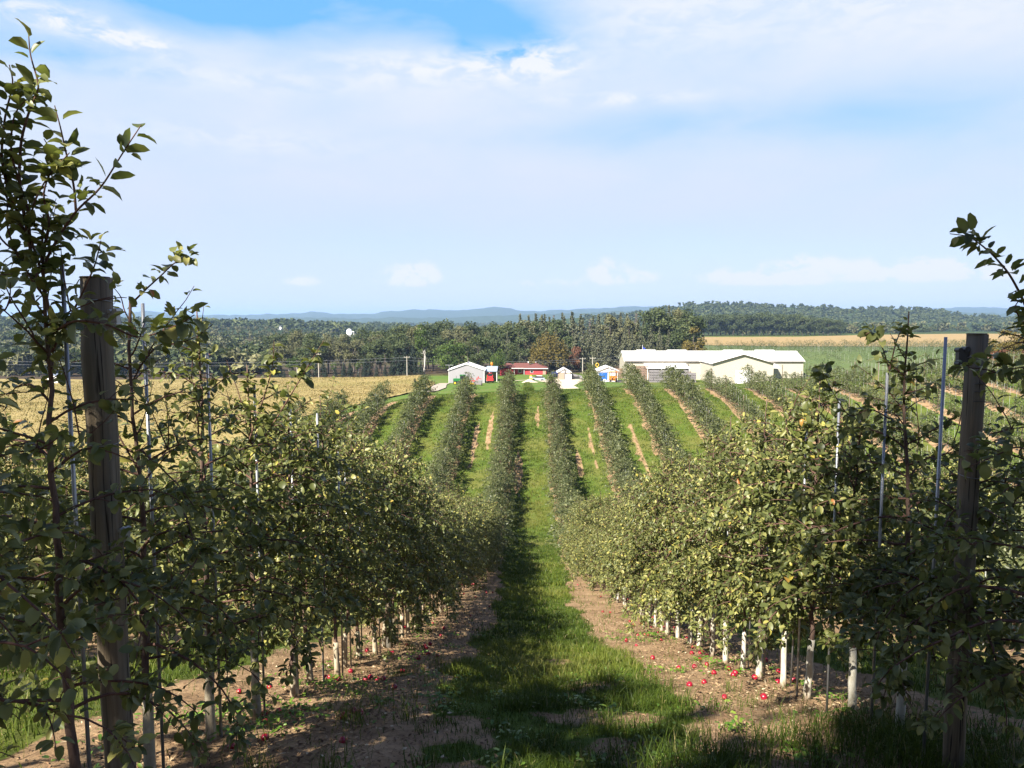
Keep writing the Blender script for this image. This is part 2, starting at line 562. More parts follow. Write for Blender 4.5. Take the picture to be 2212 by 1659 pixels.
M['crown_rust'] = leaf_mat('crown_leaf_rust', [(0.0, (0.085, 0.036, 0.022)), (0.5, (0.14, 0.062, 0.034)), (1.0, (0.2, 0.10, 0.045))], under=(0.12, 0.06, 0.04), trans=0.12, rough=0.65, spec=0.2)
M['needle'] = leaf_mat('spruce_needle', [(0.0, (0.020, 0.032, 0.024)), (0.5, (0.038, 0.054, 0.038)), (1.0, (0.072, 0.090, 0.058))], under=(0.03, 0.045, 0.025), trans=0.05, rough=0.7, spec=0.15)
M['needle_grey'] = leaf_mat('larch_needle', [(0.0, (0.066, 0.074, 0.046)), (0.5, (0.118, 0.124, 0.076)), (1.0, (0.18, 0.178, 0.112))], under=(0.06, 0.07, 0.04), trans=0.1, rough=0.7, spec=0.15)
M['needle_dead'] = leaf_mat('dead_needle', [(0.0, (0.09, 0.075, 0.065)), (0.5, (0.14, 0.115, 0.10)), (1.0, (0.2, 0.17, 0.15))], under=(0.12, 0.1, 0.09), trans=0.02, rough=0.8, spec=0.1)


def bark_mat(name, lo, hi, scale=18, stretch=(1, 1, 0.25)):
    m, w, out = new_mat(name)
    v = w.scalevec(objco(w), stretch)
    n = w.noise(v, scale, 6, 0.65, 0.3)
    principled(w, out, w.ramp(n, [(0.3, lo), (0.7, hi)]), 0.85, 0.15, 0, bump(w, n, 0.5, 0.01))
    return m


M['bark'] = bark_mat('apple_bark', (0.055, 0.035, 0.030), (0.17, 0.115, 0.092), 30)
M['twig'] = bark_mat('apple_twig', (0.06, 0.032, 0.028), (0.15, 0.085, 0.065), 30)
M['tree_bark'] = bark_mat('grey_bark', (0.06, 0.05, 0.042), (0.17, 0.145, 0.12), 4)
M['birch_bark'] = bark_mat('pale_bark', (0.35, 0.33, 0.30), (0.62, 0.60, 0.56), 3)
def wash_mat(name, lo, hi, scale):
    m, w, out = new_mat(name)
    c = objco(w)
    n = w.noise(w.scalevec(c, (1, 1, .4)), scale, 6, .65, .3)
    col = w.ramp(n, [(.27, (.16, .11, .075)), (.40, lo), (.7, hi)])
    z = w.new('ShaderNodeSeparateXYZ'); w.l.new(c, z.inputs[0])
    splash = w.math('ADD', z.outputs[2], w.math('MULTIPLY', w.math('SUBTRACT', n, .5), .3))
    col = w.mix(w.maprange(splash, .0, .14, .75, 0.0), col, (.22, .15, .09))
    principled(w, out, col, .85, .15, 0, bump(w, n, .5, .01))
    return m


M['white_wash'] = wash_mat('white_trunk_paint', (0.42, 0.39, 0.31), (0.60, 0.58, 0.51), 20)
M['cream_wash'] = wash_mat('worn_trunk_paint', (0.28, 0.235, 0.165), (0.46, 0.41, 0.31), 22)


def post_mat():
    m, w, out = new_mat('weathered_post_wood')
    c = objco(w)
    grain = w.noise(w.scalevec(c, (26, 26, 0.9)), 1.0, 7, 0.62, 0.4)
    crack = w.noise(w.scalevec(c, (60, 60, 1.6)), 1.0, 3, 0.5, 0.8)
    patch = w.noise(w.scalevec(c, (5, 5, 1.3)), 1.0, 4, 0.6)
    col = w.ramp(grain, [(0.28, (0.06, 0.046, 0.032)), (0.5, (0.15, 0.117, 0.08)), (0.75, (0.25, 0.205, 0.145))])
    col = w.mix(w.maprange(patch, 0.4, 0.7), col, w.mix(grain, (0.07, 0.066, 0.054), (0.16, 0.152, 0.13)))
    col = w.mix(w.maprange(crack, 0.60, 0.68), col, (0.022, 0.017, 0.014))
    principled(w, out, col, 0.85, 0.15, 0, bump(w, grain, 0.55, 0.006))
    return m


M['post'] = post_mat()
M['steel'] = simple('galvanised_steel', (0.30, 0.31, 0.33), 0.42, 0.5, 0.15, 8, 0.55)
M['wire'] = simple('dull_wire', (0.25, 0.25, 0.25), 0.5, 0.4, 0.1, 8, 0.4)
M['plastic'] = simple('black_plastic', (0.03, 0.032, 0.036), 0.4, 0.4)
M['pale_stake'] = simple('pale_bamboo_and_conduit', (0.33, 0.34, 0.32), 0.6, 0.3, 0.2, 2)


def apple_mat():
    m, w, out = new_mat('apple_skin')
    c = objco(w)
    n = w.noise(w.scalevec(c, (30, 30, 6)), 1, 4, 0.6)
    n2 = w.noise(c, 18, 2, 0.5)
    col = w.ramp(n, [(0.3, (0.15, 0.004, 0.012)), (0.6, (0.26, 0.008, 0.026)), (0.8, (0.30, 0.03, 0.035))])
    col = w.mix(w.maprange(n2, 0.62, 0.75), col, (0.36, 0.2, 0.05))
    principled(w, out, col, 0.3, 0.5)
    return m


M['apple'] = apple_mat()


def ground_mat():
    m, w, out = new_mat('turf_and_soil')
    p = pos(w)
    sp = w.new('ShaderNodeSeparateXYZ'); w.l.new(p, sp.inputs[0])
    b = w.new('ShaderNodeAttribute', attribute_name='bare').outputs['Fac']
    wood = w.new('ShaderNodeAttribute', attribute_name='woodland').outputs['Fac']
    n_big = w.noise(p, 0.22, 4, 0.55)
    n_mid = w.noise(p, 1.7, 5, 0.6)
    n_fin = w.noise(p, 14, 6, 0.7)
    n_grit = w.noise(p, 70, 4, 0.7)
    grass = w.ramp(n_mid, [(0.25, (0.042, 0.070, 0.012)), (0.5, (0.070, 0.105, 0.017)), (0.75, (0.112, 0.135, 0.026))])
    grass = w.mix(w.maprange(n_big, 0.42, 0.68), grass, w.mix(n_fin, (0.085, 0.10, 0.022), (0.15, 0.14, 0.042)))
    grass = w.mix(w.math('MULTIPLY', w.maprange(n_fin, 0.35, 0.7), 0.35), grass, (0.035, 0.062, 0.012))
    soil = w.ramp(n_mid, [(0.22, (0.145, 0.092, 0.050)), (0.5, (0.27, 0.180, 0.102)), (0.8, (0.38, 0.268, 0.16))])
    soil = w.mix(w.math('MULTIPLY', w.maprange(n_fin, 0.45, 0.72), 0.6), soil, (0.085, 0.054, 0.033))
    soil = w.mix(w.math('MULTIPLY', w.maprange(n_grit, 0.55, 0.8), 0.45), soil, (0.42, 0.31, 0.20))
    edge = w.math('ADD', b, w.math('MULTIPLY', w.math('SUBTRACT', n_fin, 0.5), 0.55))
    f = w.maprange(edge, 0.35, 0.68)
    col = w.mix(f, grass, soil)
    # far country: a patchwork of woods, fields and meadow
    fl = w.noise(p, 0.006, 3, 0.5)
    far = w.ramp(fl, [(0.3, (0.020, 0.034, 0.012)), (0.5, (0.028, 0.044, 0.014)), (0.6, (0.055, 0.072, 0.022)), (0.7, (0.024, 0.038, 0.013))])
    far = w.mix(w.maprange(w.noise(p, 0.05, 6, 0.7), 0.35, 0.7), far, (0.02, 0.034, 0.013))
    y = sp.outputs[1]
    col = w.mix(w.maprange(y, 560, 800), col, far)
    col = w.mix(wood, col, w.mix(n_mid, (0.030, 0.022, 0.014), (0.075, 0.055, 0.034)))
    h = w.math('ADD', w.math('MULTIPLY', n_fin, 0.7), w.math('MULTIPLY', n_grit, 0.3))
    principled(w, out, col, 0.95, 0.08, 0, bump(w, h, 0.6, 0.05))
    return m


M['ground'] = ground_mat()


def blade_mat():
    m, w, out = new_mat('grass_blade')
    a = w.new('ShaderNodeAttribute', attribute_name='tint').outputs['Fac']
    col = w.ramp(a, [(0.0, (0.040, 0.070, 0.010)), (0.45, (0.090, 0.128, 0.017)), (0.8, (0.165, 0.185, 0.032)), (0.92, (0.22, 0.20, 0.07)), (1.0, (0.32, 0.27, 0.14))])
    p = principled(w, None, col, 0.5, 0.3)
    t = w.new('ShaderNodeBsdfTranslucent')
    w.l.new(col, t.inputs[0])
    mx = w.new('ShaderNodeMixShader')
    mx.inputs[0].default_value = 0.35
    w.l.new(p.outputs[0], mx.inputs[1]); w.l.new(t.outputs[0], mx.inputs[2])
    w.l.new(mx.outputs[0], out.inputs[0])
    return m


M['blade'] = blade_mat()
M['litter'] = leaf_mat('straw_litter', [(0.0, (0.075, 0.045, 0.028)), (0.5, (0.19, 0.12, 0.07)), (0.85, (0.36, 0.26, 0.15)), (1.0, (0.5, 0.42, 0.28))], under=(0.2, 0.14, 0.08), trans=0.0, rough=0.9, spec=0.1)


def field_mat(name, lo, mid, hi, green=(0.12, 0.13, 0.03), ga=0.3, rows=0.0, ang=0.0):
    m, w, out = new_mat(name)
    p = pos(w)
    big = w.noise(w.scalevec(p, (0.02, 0.06, 0.02)), 1.0, 4, 0.6)
    n = w.noise(w.scalevec(p, (0.25, 1.2, 0.5)), 1.0, 6, 0.7)
    fin = w.noise(p, 3.0, 5, 0.75)
    col = w.ramp(n, [(0.25, lo), (0.5, mid), (0.75, hi)])
    col = w.mix(w.math('MULTIPLY', w.maprange(big, 0.45, 0.68), ga), col, green)
    col = w.mix(w.math('MULTIPLY', w.maprange(fin, 0.5, 0.75), 0.35), col, tuple(c * 0.55 for c in lo))
    if rows:
        wv = w.new('ShaderNodeTexWave', wave_type='BANDS', bands_direction='X')
        mp = w.new('ShaderNodeMapping'); mp.inputs['Rotation'].default_value = (0, 0, ang)
        w.l.new(p, mp.inputs[0]); w.l.new(mp.outputs[0], wv.inputs[0])
        wv.inputs['Scale'].default_value = 0.33
        wv.inputs['Distortion'].default_value = 1.2
        wv.inputs['Detail'].default_value = 2
        col = w.mix(w.math('MULTIPLY', w.maprange(wv.outputs[0], 0.2, 0.6, 1.0, 0.0), rows), col, tuple(c * 0.5 for c in lo))
    principled(w, out, col, 0.95, 0.05, 0, bump(w, fin, 0.8, 0.15))
    return m


M['soy'] = field_mat('ripening_bean_field', (0.20, 0.155, 0.062), (0.25, 0.196, 0.083), (0.30, 0.24, 0.112), (0.17, 0.158, 0.048), 0.6)
M['soy_plant'] = leaf_mat('ripening_bean_plant', [(0.0, (0.15, 0.115, 0.040)), (0.5, (0.235, 0.185, 0.080)), (0.85, (0.30, 0.24, 0.115)), (1.0, (0.18, 0.17, 0.05))], under=(0.24, 0.18, 0.075), trans=0.2, rough=0.9, spec=0.05)
M['stubble'] = field_mat('far_grain_field', (0.22, 0.155, 0.072), (0.26, 0.185, 0.088), (0.31, 0.225, 0.115), (0.19, 0.165, 0.065), 0.35)
M['lawn'] = field_mat('mown_lawn', (0.055, 0.100, 0.020), (0.080, 0.135, 0.026), (0.12, 0.155, 0.040), (0.14, 0.14, 0.05), 0.5)
M['far_green'] = field_mat('far_orchard_turf', (0.065, 0.098, 0.035), (0.085, 0.118, 0.042), (0.115, 0.145, 0.055), (0.11, 0.125, 0.055), 0.5)
M['gravel'] = field_mat('pale_gravel', (0.40, 0.33, 0.25), (0.47, 0.40, 0.31), (0.54, 0.47, 0.38), (0.5, 0.45, 0.38), 0.3)
M['track'] = field_mat('gravel_drive', (0.24, 0.205, 0.17), (0.31, 0.27, 0.225), (0.38, 0.335, 0.285), (0.3, 0.27, 0.2), 0.4)
M['far_hill'] = field_mat('wooded_hill', (0.022, 0.036, 0.014), (0.035, 0.054, 0.018), (0.06, 0.08, 0.028), (0.02, 0.035, 0.015), 0.5)


# ------------------------------------------------------------------ ground sheet
def graded(lo, hi, fine_lo, fine_hi, step, growth=1.09, mid=None, midstep=None):
    """positions: even inside [fine_lo, fine_hi], then mid step, then growing"""
    p = list(np.arange(fine_lo, fine_hi + 1e-6, step))
    s = step
    x = p[-1]
    while x < hi:
        lim = midstep if (mid and x < mid[1]) else 1e9
        s = min(s * growth, lim)
        x += s
        p.append(x)
    s = step
    x = fine_lo
    q = []
    while x > lo:
        lim = midstep if (mid and x > mid[0]) else 1e9
        s = min(s * growth, lim)
        x -= s
        q.append(x)
    return np.array(q[::-1] + p)


gx = graded(-19000, 19000, -3.6, 3.8, 0.10, 1.09, (-34, 62), 0.5)
gy = graded(-300, 26000, 3.0, 14.0, 0.09, 1.05, (-20, 100), 0.8)
GX, GY = np.meshgrid(gx, gy)
GZ = ground(GX, GY)
BARE = bare(GX, GY)
near = np.clip((45 - GY) / 25, 0, 1) * np.clip((GY + 30) / 10, 0, 1)
GZ = GZ + near * ((fbm(GX * 0.9, GY * 0.9, 3) - 0.5) * 0.14 + (fbm(GX * 5, GY * 5, 3) - 0.5) * 0.05 * (0.4 + BARE))
WOODL = np.clip((GY - 247) / 6, 0, 1) * np.clip((400 - GY) / 30, 0, 1) * np.clip((82 - GX) / 8, 0, 1)
WOODL = np.maximum(WOODL, np.clip((GY - 255) / 6, 0, 1) * np.clip((760 - GY) / 60, 0, 1) * np.clip((-55 - GX) / 15, 0, 1) * .8)
nx, ny = len(gx), len(gy)
idx = np.arange(nx * ny).reshape(ny, nx)
q = np.stack([idx[:-1, :-1], idx[:-1, 1:], idx[1:, 1:], idx[1:, :-1]], -1).reshape(-1, 4)
me = mesh_np('ground', np.stack([GX, GY, GZ], -1), q, None, M['ground'], True, {'bare': BARE.ravel(), 'woodland': WOODL.ravel()})
tag(link('ground', me), 'grassy orchard hillside with bare soil strips under the tree rows', None, None, 'structure')
print('ground', nx, ny)


def sheet(name, outline, dz, mat, step=2.0, label=None, kind='structure', rough=0.0, attrs=None):
    """a patch of ground lying on the land, cut to an outline (x, y points)"""
    P = np.array(outline, float)
    x0, y0 = P.min(0); x1, y1 = P.max(0)
    bm = bmesh.new()
    vs = [bm.verts.new((a, b, 0)) for a, b in P]
    bm.faces.new(vs)
    for ax, lo, hi in ((0, x0, x1), (1, y0, y1)):
        for t in np.arange(lo + step, hi, step):
            co = [0, 0, 0]; no = [0, 0, 0]
            co[ax] = t; no[ax] = 1
            bmesh.ops.bisect_plane(bm, geom=bm.verts[:] + bm.edges[:] + bm.faces[:], plane_co=co, plane_no=no)
    bmesh.ops.triangulate(bm, faces=[f for f in bm.faces if len(f.verts) > 4])
    xy = np.array([v.co[:2] for v in bm.verts])
    z = ground(xy[:, 0], xy[:, 1]) + dz
    if rough:
        z = z + (fbm(xy[:, 0] * .35, xy[:, 1] * .35, 3) - .5) * rough
    for v, zz in zip(bm.verts, z):
        v.co.z = zz
    for f in bm.faces:
        if f.normal.z < 0: f.normal_flip()
        f.smooth = True
    me = bpy.data.meshes.new(name)
    bm.to_mesh(me); bm.free()
    me.materials.append(mat)
    return tag(link(name, me), label, None, None, kind)


# ------------------------------------------------------------------ leaves and wood of apple trees
def unit(a):
    return a / np.maximum(np.linalg.norm(a, axis=-1, keepdims=True), 1e-9)


LEAF_HI = (np.array([[0, 0, 0], [.16, -.38, 1], [.16, 0, 0], [.16, .38, 1], [.48, -.54, 1], [.48, 0, 0], [.48, .54, 1], [.80, -.40, .8], [.80, 0, 0], [.80, .40, .8], [1.02, 0, .1]]),
           [[1, 4, 5, 2], [2, 5, 6, 3], [4, 7, 8, 5], [5, 8, 9, 6]], [[0, 1, 2], [0, 2, 3], [7, 10, 8], [8, 10, 9]])
LEAF_MID = (np.array([[0, 0, 0], [.25, -.45, 1], [.3, 0, 0], [.25, .45, 1], [.72, -.46, 1], [.72, 0, 0], [.72, .46, 1], [1.02, 0, .1]]), [[1, 4, 5, 2], [2, 5, 6, 3]], [[0, 1, 2], [0, 2, 3], [4, 7, 5], [5, 7, 6]])
LEAF_LO = (np.array([[0, 0, 0], [.5, -.5, .6], [1, 0, 0], [.5, .5, .6]]), [[0, 1, 2, 3]], [])


def leaves(tmpl, P, D, N, L, Wd, curl, fold):
    """every leaf a small folded, curled blade; returns verts, quads, tris, leaf index per vertex"""
    T, Q, Tr = tmpl
    n = len(P); k = len(T)
    D = unit(D)
    S = unit(np.cross(N, D))
    N = np.cross(D, S)
    t = T[:, 0][None, :, None]; s = T[:, 1][None, :, None]; e = T[:, 2][None, :, None]
    Lx = L[:, None, None]; Wx = Wd[:, None, None]; cx = curl[:, None, None]; fx = fold[:, None, None]
    bend = cx * t
    V = P[:, None, :] + D[:, None, :] * (Lx * np.sin(np.clip(bend, -2, 2)) / np.where(np.abs(cx) < 1e-3, 1e-3, cx)) * np.where(np.abs(cx) < 1e-3, 0, 1) \
        + D[:, None, :] * (Lx * t) * np.where(np.abs(cx) < 1e-3, 1, 0) \
        - N[:, None, :] * (Lx * (1 - np.cos(np.clip(bend, -2, 2))) / np.where(np.abs(cx) < 1e-3, 1e-3, cx)) \
        + S[:, None, :] * (Wx * s * np.cos(fx * e)) + N[:, None, :] * (Wx * np.abs(s) * np.sin(fx * e))
    base = (np.arange(n) * k)[:, None, None]
    q = (np.array(Q, int).reshape(1, -1, 4) + base).reshape(-1, 4) if len(Q) else np.zeros((0, 4), int)
    tr = (np.array(Tr, int).reshape(1, -1, 3) + base).reshape(-1, 3) if len(Tr) else np.zeros((0, 3), int)
    return V.reshape(-1, 3), q, tr, np.repeat(np.arange(n), k)


def bez(p0, d0, L, up0, sag, n, rng, wob=0.08):
    """a branch path: starts along d0, rises, then arches over"""
    p = np.array(p0, float); pts = [p.copy()]
    d = unit(np.array(d0, float)); st = L / n
    for i in range(n):
        d = unit(d + np.array([0, 0, -sag * st * (0.4 + 1.4 * i / n)]) + rng.normal(0, wob, 3))
        p = p + d * st
        pts.append(p.copy())
    return np.array(pts)


def leaf_sites(paths, rng, per_m, size, spur=0.5, start=0.12):
    """leaf positions along branch paths: alternate single leaves and rosettes on spurs"""
    P = []; D = []; N = []; L = []
    for pts in paths:
        seg = np.linalg.norm(np.diff(pts, axis=0), axis=1)
        tot = seg.sum()
        cum = np.concatenate([[0], np.cumsum(seg)])
        n = max(2, int(tot * per_m * rng.uniform(.8, 1.2)))
        ph = rng.uniform(0, 6.28)
        s = np.sort(rng.uniform(start * tot, tot, n))
        for i, si in enumerate(s):
            j = min(np.searchsorted(cum, si) - 1, len(seg) - 1); j = max(j, 0)
            f = (si - cum[j]) / seg[j]
            p = pts[j] * (1 - f) + pts[j + 1] * f
            ax = unit(pts[j + 1] - pts[j])
            if rng.rand() < spur:
                m = rng.randint(3, 6)
                c = p + rng.normal(0, .012, 3) + np.array([0, 0, .012])
            else:
                m = 1; c = p
            for kk in range(m):
                ph += 2.4
                a = unit(np.cross(ax, [0.3, 0.1, 1.0])); b = np.cross(ax, a)
                out = a * cos(ph) + b * sin(ph)
                d = unit(out * 1.0 + ax * rng.uniform(.15, .8) + np.array([0, 0, rng.uniform(-.25, .45)]))
                P.append(c + d * rng.uniform(.008, .022)); D.append(d)
                nn = unit(np.array([0, 0, 1.0]) + out * .35 + rng.normal(0, .38, 3))
                N.append(nn); L.append(size * rng.uniform(.6, 1.2))
    return np.array(P), np.array(D), np.array(N), np.array(L)


def apple_tree_meshes(seed, H=3.1, hi=False, wide=1.0, per_m=26, size=0.072, low=0.7, nlat=34, shoots=(), broken=False, topleaf=1.0, thin=.75, upper=1.0, nshoot=5):
    """wood and foliage of one slender trained apple tree, base at the origin"""
    rng = np.random.RandomState(seed)
    wood = MB(); paths = []; paths_up = []
    # leader
    n = int(H / .14)
    lx, ly = 0, 0
    tr = []
    for i in range(n + 1):
        z = H * i / n - .12 * (i == 0)
        tr.append((lx, ly, z)); lx += rng.normal(0, .008); ly += rng.normal(0, .008)
    tr = np.array(tr)
    rad = np.interp(tr[:, 2], [0, .15, .5, 1.2, H * .8, H], [.034, .028, .025, .020, .010, .009 if broken else .0045])
    trunk = MB().tube(tr, rad, 8 if hi else 6)

    def tpos(z):
        return np.array([np.interp(z, tr[:, 2], tr[:, 0]), np.interp(z, tr[:, 2], tr[:, 1]), z])
    ph = rng.uniform(0, 6.28)
    for i in range(nlat):
        f = (i + rng.uniform(-.4, .4)) / nlat
        z = low + (H - .30 - low) * np.clip(f, 0, 1) ** 1.08
        ph += 2.4 + rng.normal(0, .35)
        rel = z / H
        L = np.interp(rel, [0.12, .25, .55, .75, .92, 1.0], [.66, .95, .92, .70 * upper, .42 * upper, .2]) * rng.uniform(.7, 1.2) * wide
        up = np.interp(rel, [.15, .6, 1], [.25, .45, .9]) + rng.normal(0, .18)
        d0 = np.array([cos(ph), sin(ph), up])
        pts = bez(tpos(z), d0, L, up, 1.5, max(5, int(L / .09)), rng, .09)
        r0 = np.interp(L, [.2, 1], [.005, .011])
        wood.tube(pts, np.linspace(r0, .0022, len(pts)), 5 if hi else 3, False)
        paths.append(pts)
        for k in range(rng.randint(1, 4) if L > .35 else rng.randint(0, 2)):
            j = rng.randint(1, len(pts) - 1)
            ax = unit(pts[j + 1] - pts[j])
            side = unit(np.cross(ax, [0, 0, 1.0])) * rng.choice([-1, 1])
            d1 = unit(ax * .6 + side * .8 + np.array([0, 0, rng.uniform(-.2, .7)]))
            sub = bez(pts[j], d1, rng.uniform(.16, .42) * min(1, L + .2), .3, 1.6, 5, rng, .1)
            wood.tube(sub, np.linspace(.0045, .0018, len(sub)), 4 if hi else 3, False)
            paths.append(sub)
    for k in range(nshoot):
        z = H * rng.uniform(.55, .92)
        b0 = paths[int(np.argmin([abs(p[0][2] - z) for p in paths]))]
        q0 = b0[rng.randint(0, max(1, len(b0) // 2))]
        sp_ = bez(q0, [rng.normal(0, .25), rng.normal(0, .25), 1.0], rng.uniform(.3, .75), .5, .25, 7, rng, .07)
        wood.tube(sp_, np.linspace(.005, .0018, len(sp_)), 4, False)
        paths_up.append(sp_)
    # the leader's own top leaves
    top = []
    if not broken:
        top.append(tr[tr[:, 2] > H * .72])
    shp = []
    for sh in shoots:
        sh = np.array(sh, float)
        # smooth the given path
        m = len(sh)
        tt = np.linspace(0, m - 1, (m - 1) * 5 + 1)
        sm = np.stack([np.interp(tt, np.arange(m), sh[:, c]) for c in range(3)], -1)
        for _ in range(3):
            sm[1:-1] = (sm[:-2] + sm[1:-1] * 2 + sm[2:]) / 4
        r0 = min(.011, .004 + .004 * np.linalg.norm(sm[-1] - sm[0]))
        wood.tube(sm, np.linspace(r0, .0022, len(sm)), 6, False)
        shp.append(sm)
    P, D, N, L = leaf_sites(paths, rng, per_m, size, .42, .08)
    # thin out towards the top
    if len(P):
        keep = rng.rand(len(P)) < np.interp(P[:, 2] / H, [0, .55, .8, 1.0], [1, 1, thin, thin * .8])
        P, D, N, L = P[keep], D[keep], N[keep], L[keep]
    if top:
        a = leaf_sites(top, rng, 30 * topleaf, size * 1.0, .25, .0)
        P, D, N, L = (np.concatenate([u, v]) for u, v in zip((P, D, N, L), a))
    if paths_up:
        a = leaf_sites(paths_up, rng, 24, size, .1, .02)
        P, D, N, L = (np.concatenate([u, v]) for u, v in zip((P, D, N, L), a))
    if shp:
        a = leaf_sites(shp, rng, 37, size * 1.22, .22, .05)
        P, D, N, L = (np.concatenate([u, v]) for u, v in zip((P, D, N, L), a))
    n = len(P)
    tint = np.clip(rng.normal(.40, .22, n) + (fbm(P[:, 0] * 3 + seed, P[:, 2] * 3 + P[:, 1] * 2, 2) - .5) * .5, 0, .82)
    odd = rng.rand(n)
    tint = np.where(odd > .985, rng.uniform(.92, 1.0, n), tint)
    tint = np.where((odd > .955) & (odd <= .985), rng.uniform(.83, .93, n), tint)
    V, Q, T, li = leaves(LEAF_HI if hi else LEAF_MID, P, D, N, L, L * rng.uniform(.44, .66, n), rng.uniform(.2, 1.5, n), rng.uniform(.1, .85, n))
    leafme = mesh_np('apple_leaves', V, Q, T, M['leaf'], True, {'tint': tint[li]})
    return trunk.mesh('apple_trunk', M['bark'], True), wood.mesh('apple_branches', M['twig'], True), leafme, tr


def wash_mesh(tr, top, seed, mat):
    rng = np.random.RandomState(seed)
    zs = np.linspace(-.05, top, 7)
    pts = [(np.interp(z, tr[:, 2], tr[:, 0]), np.interp(z, tr[:, 2], tr[:, 1]), z) for z in zs]
    rad = np.interp(zs, [0, .15, .5, 1.2], [.042, .036, .032, .03]) * rng.uniform(.97, 1.05, 7)
    return MB().tube(pts, rad, 10).mesh('trunk_paint', mat, True)


def stake_mesh(h=3.05, r=.0105):
    b = MB().tube([(0, 0, -.15), (0, 0, h)], [r, r], 10)
    return b.mesh('stake', M['steel'], True)
# ------------------------------------------------------------------ apple orchard
rng = np.random.RandomState(11)
LEFT_Y = [2.75, 3.55, 4.38, 5.25, 6.02, 6.95, 7.72]
RIGHT_Y = [3.95, 4.78, 5.58, 6.4, 7.2]


def row_positions(first, end):
    ys = list(first)
    while ys[-1] + .82 < end:
        ys.append(ys[-1] + .82 + rng.normal(0, .04))
    return ys


LPOS = [(ROWL + rng.normal(0, .03), y) for y in row_positions(LEFT_Y, row_end(ROWL))]
RPOS = [(ROWR + rng.normal(0, .03), y) for y in row_positions(RIGHT_Y, row_end(ROWR))]


def plant_tree(x, y, meshes, label, group, rz=0.0, sc=1.0, paint=None, lean=(0, 0), noscale=False):
    """a tree is trunk (> trunk_paint), branches and foliage"""
    z = gz(x, y)
    t = thing('apple_tree', label, 'apple tree', (x, y, z), rz, group)
    t.rotation_euler = (lean[0], lean[1], rz)
    t.scale = (sc, sc, sc)
    tk = link('trunk', meshes[0], t)
    if paint is not None:
        link('trunk_paint', paint, tk)
    link('branches', meshes[1], t)
    link('foliage', meshes[2], t)
    return t


G_L = 'apple trees in the first row left of the grass alley'
G_R = 'apple trees in the first row right of the grass alley'


def local(pts, x, y, dY=0.0):
    """photograph points (2212 px wide) at the tree's depth, as points in the tree's own space"""
    b = np.array([x, y, gz(x, y)])
    return [atd(p[0], p[1], y + (p[2] if len(p) > 2 else 0.0)) - b for p in pts]


x0, y0 = LPOS[0]; x1, y1 = LPOS[1]; x2, y2 = LPOS[2]
sh1 = [local(s, x1, y1) for s in (
    [(112, 700), (87, 582), (135, 498), (164, 455, -.05), (218, 407, -.05), (262, 335, -.1), (305, 270, -.1)],
    [(164, 455), (160, 400), (142, 327), (131, 276, -.05), (118, 228, -.05)],
    [(95, 600), (60, 500), (73, 437), (100, 385), (150, 330, -.1)],
    [(70, 560), (40, 400), (45, 300), (65, 233), (87, 189), (65, 120), (62, 78)],
    [(60, 520), (10, 420), (-15, 330), (5, 260)],
    [(70, 480), (20, 330), (30, 240), (75, 200)],
    [(95, 640), (40, 560), (10, 480), (25, 400)],
    [(90, 560), (110, 480), (90, 420), (120, 340), (95, 300)],
    [(60, 560), (0, 520), (-30, 440), (-10, 380)],
    [(60, 520), (0, 360), (10, 250), (30, 180), (20, 140)],
    [(112, 760, 0), (175, 640, -.1), (205, 575, -.1), (218, 520, -.15)],
    [(112, 720, 0), (160, 690, -.15), (235, 700, -.2), (300, 735, -.2), (390, 700, -.2), (420, 680, -.2)],
    [(112, 800, 0), (60, 700, .1), (20, 640, .1), (-10, 560, .1)])]
sh0 = [local(s, x0, y0 + .2) for s in (
    [(-120, 900), (-60, 700), (-20, 560), (0, 470)],
    [(-120, 1000), (-40, 900), (30, 870), (90, 890)],
    [(-120, 1300), (-20, 1280), (60, 1300), (130, 1390)])]
sh2 = [local(s, x2, y2) for s in (
    [(292, 648), (318, 622), (345, 598), (372, 572), (398, 552), (420, 560)],
    [(296, 800), (340, 742), (390, 742), (430, 725), (460, 700)],
    [(296, 1010), (250, 930), (235, 905), (180, 900)],
    [(297, 720), (268, 672, .1), (262, 640, .1), (240, 615, .1)])]
HI = {}
HI['L0'] = apple_tree_meshes(101, 3.15, True, 1.0, 26, .074, .8, 24, sh0, thin=.3, upper=.6)
HI['L1'] = apple_tree_meshes(102, 3.30, True, 1.0, 25, .076, .8, 26, sh1, thin=.3, upper=.55)
HI['L2'] = apple_tree_meshes(103, 3.10, True, 1.0, 30, .071, .85, 32, sh2, broken=True, thin=.3, upper=.7)
HI['L3'] = apple_tree_meshes(104, 3.30, True, 1.0, 30, .071, .85, 34, thin=.35, upper=.6)
HI['L4'] = apple_tree_meshes(105, 3.05, True, 1.05, 31, .080, .88, 36, [local(s, *LPOS[4]) for s in ([(535, 960), (570, 860), (590, 790), (592, 735)], [(535, 1000), (600, 900), (660, 800), (700, 735)])], thin=.4, upper=.7)
xr0, yr0 = RPOS[0]; xr1, yr1 = RPOS[1]; xr2, yr2 = RPOS[2]
shr0 = [local(s, xr0, yr0) for s in (
    [(2260, 900), (2235, 720), (2212, 650), (2180, 590), (2140, 545), (2095, 510), (2052, 505)],
    [(2255, 860), (2215, 790), (2180, 800), (2130, 780)],
    [(2260, 1000), (2200, 960), (2150, 985), (2090, 1010)],
    [(2235, 720), (2205, 690), (2190, 665), (2200, 650)])]
HI['R0'] = apple_tree_meshes(111, 3.1, True, 1.0, 28, .074, .8, 34, shr0, thin=.4, upper=.7)
HI['R1'] = apple_tree_meshes(112, 2.35, True, 1.05, 30, .075, .8, 34, thin=.5, upper=.8)
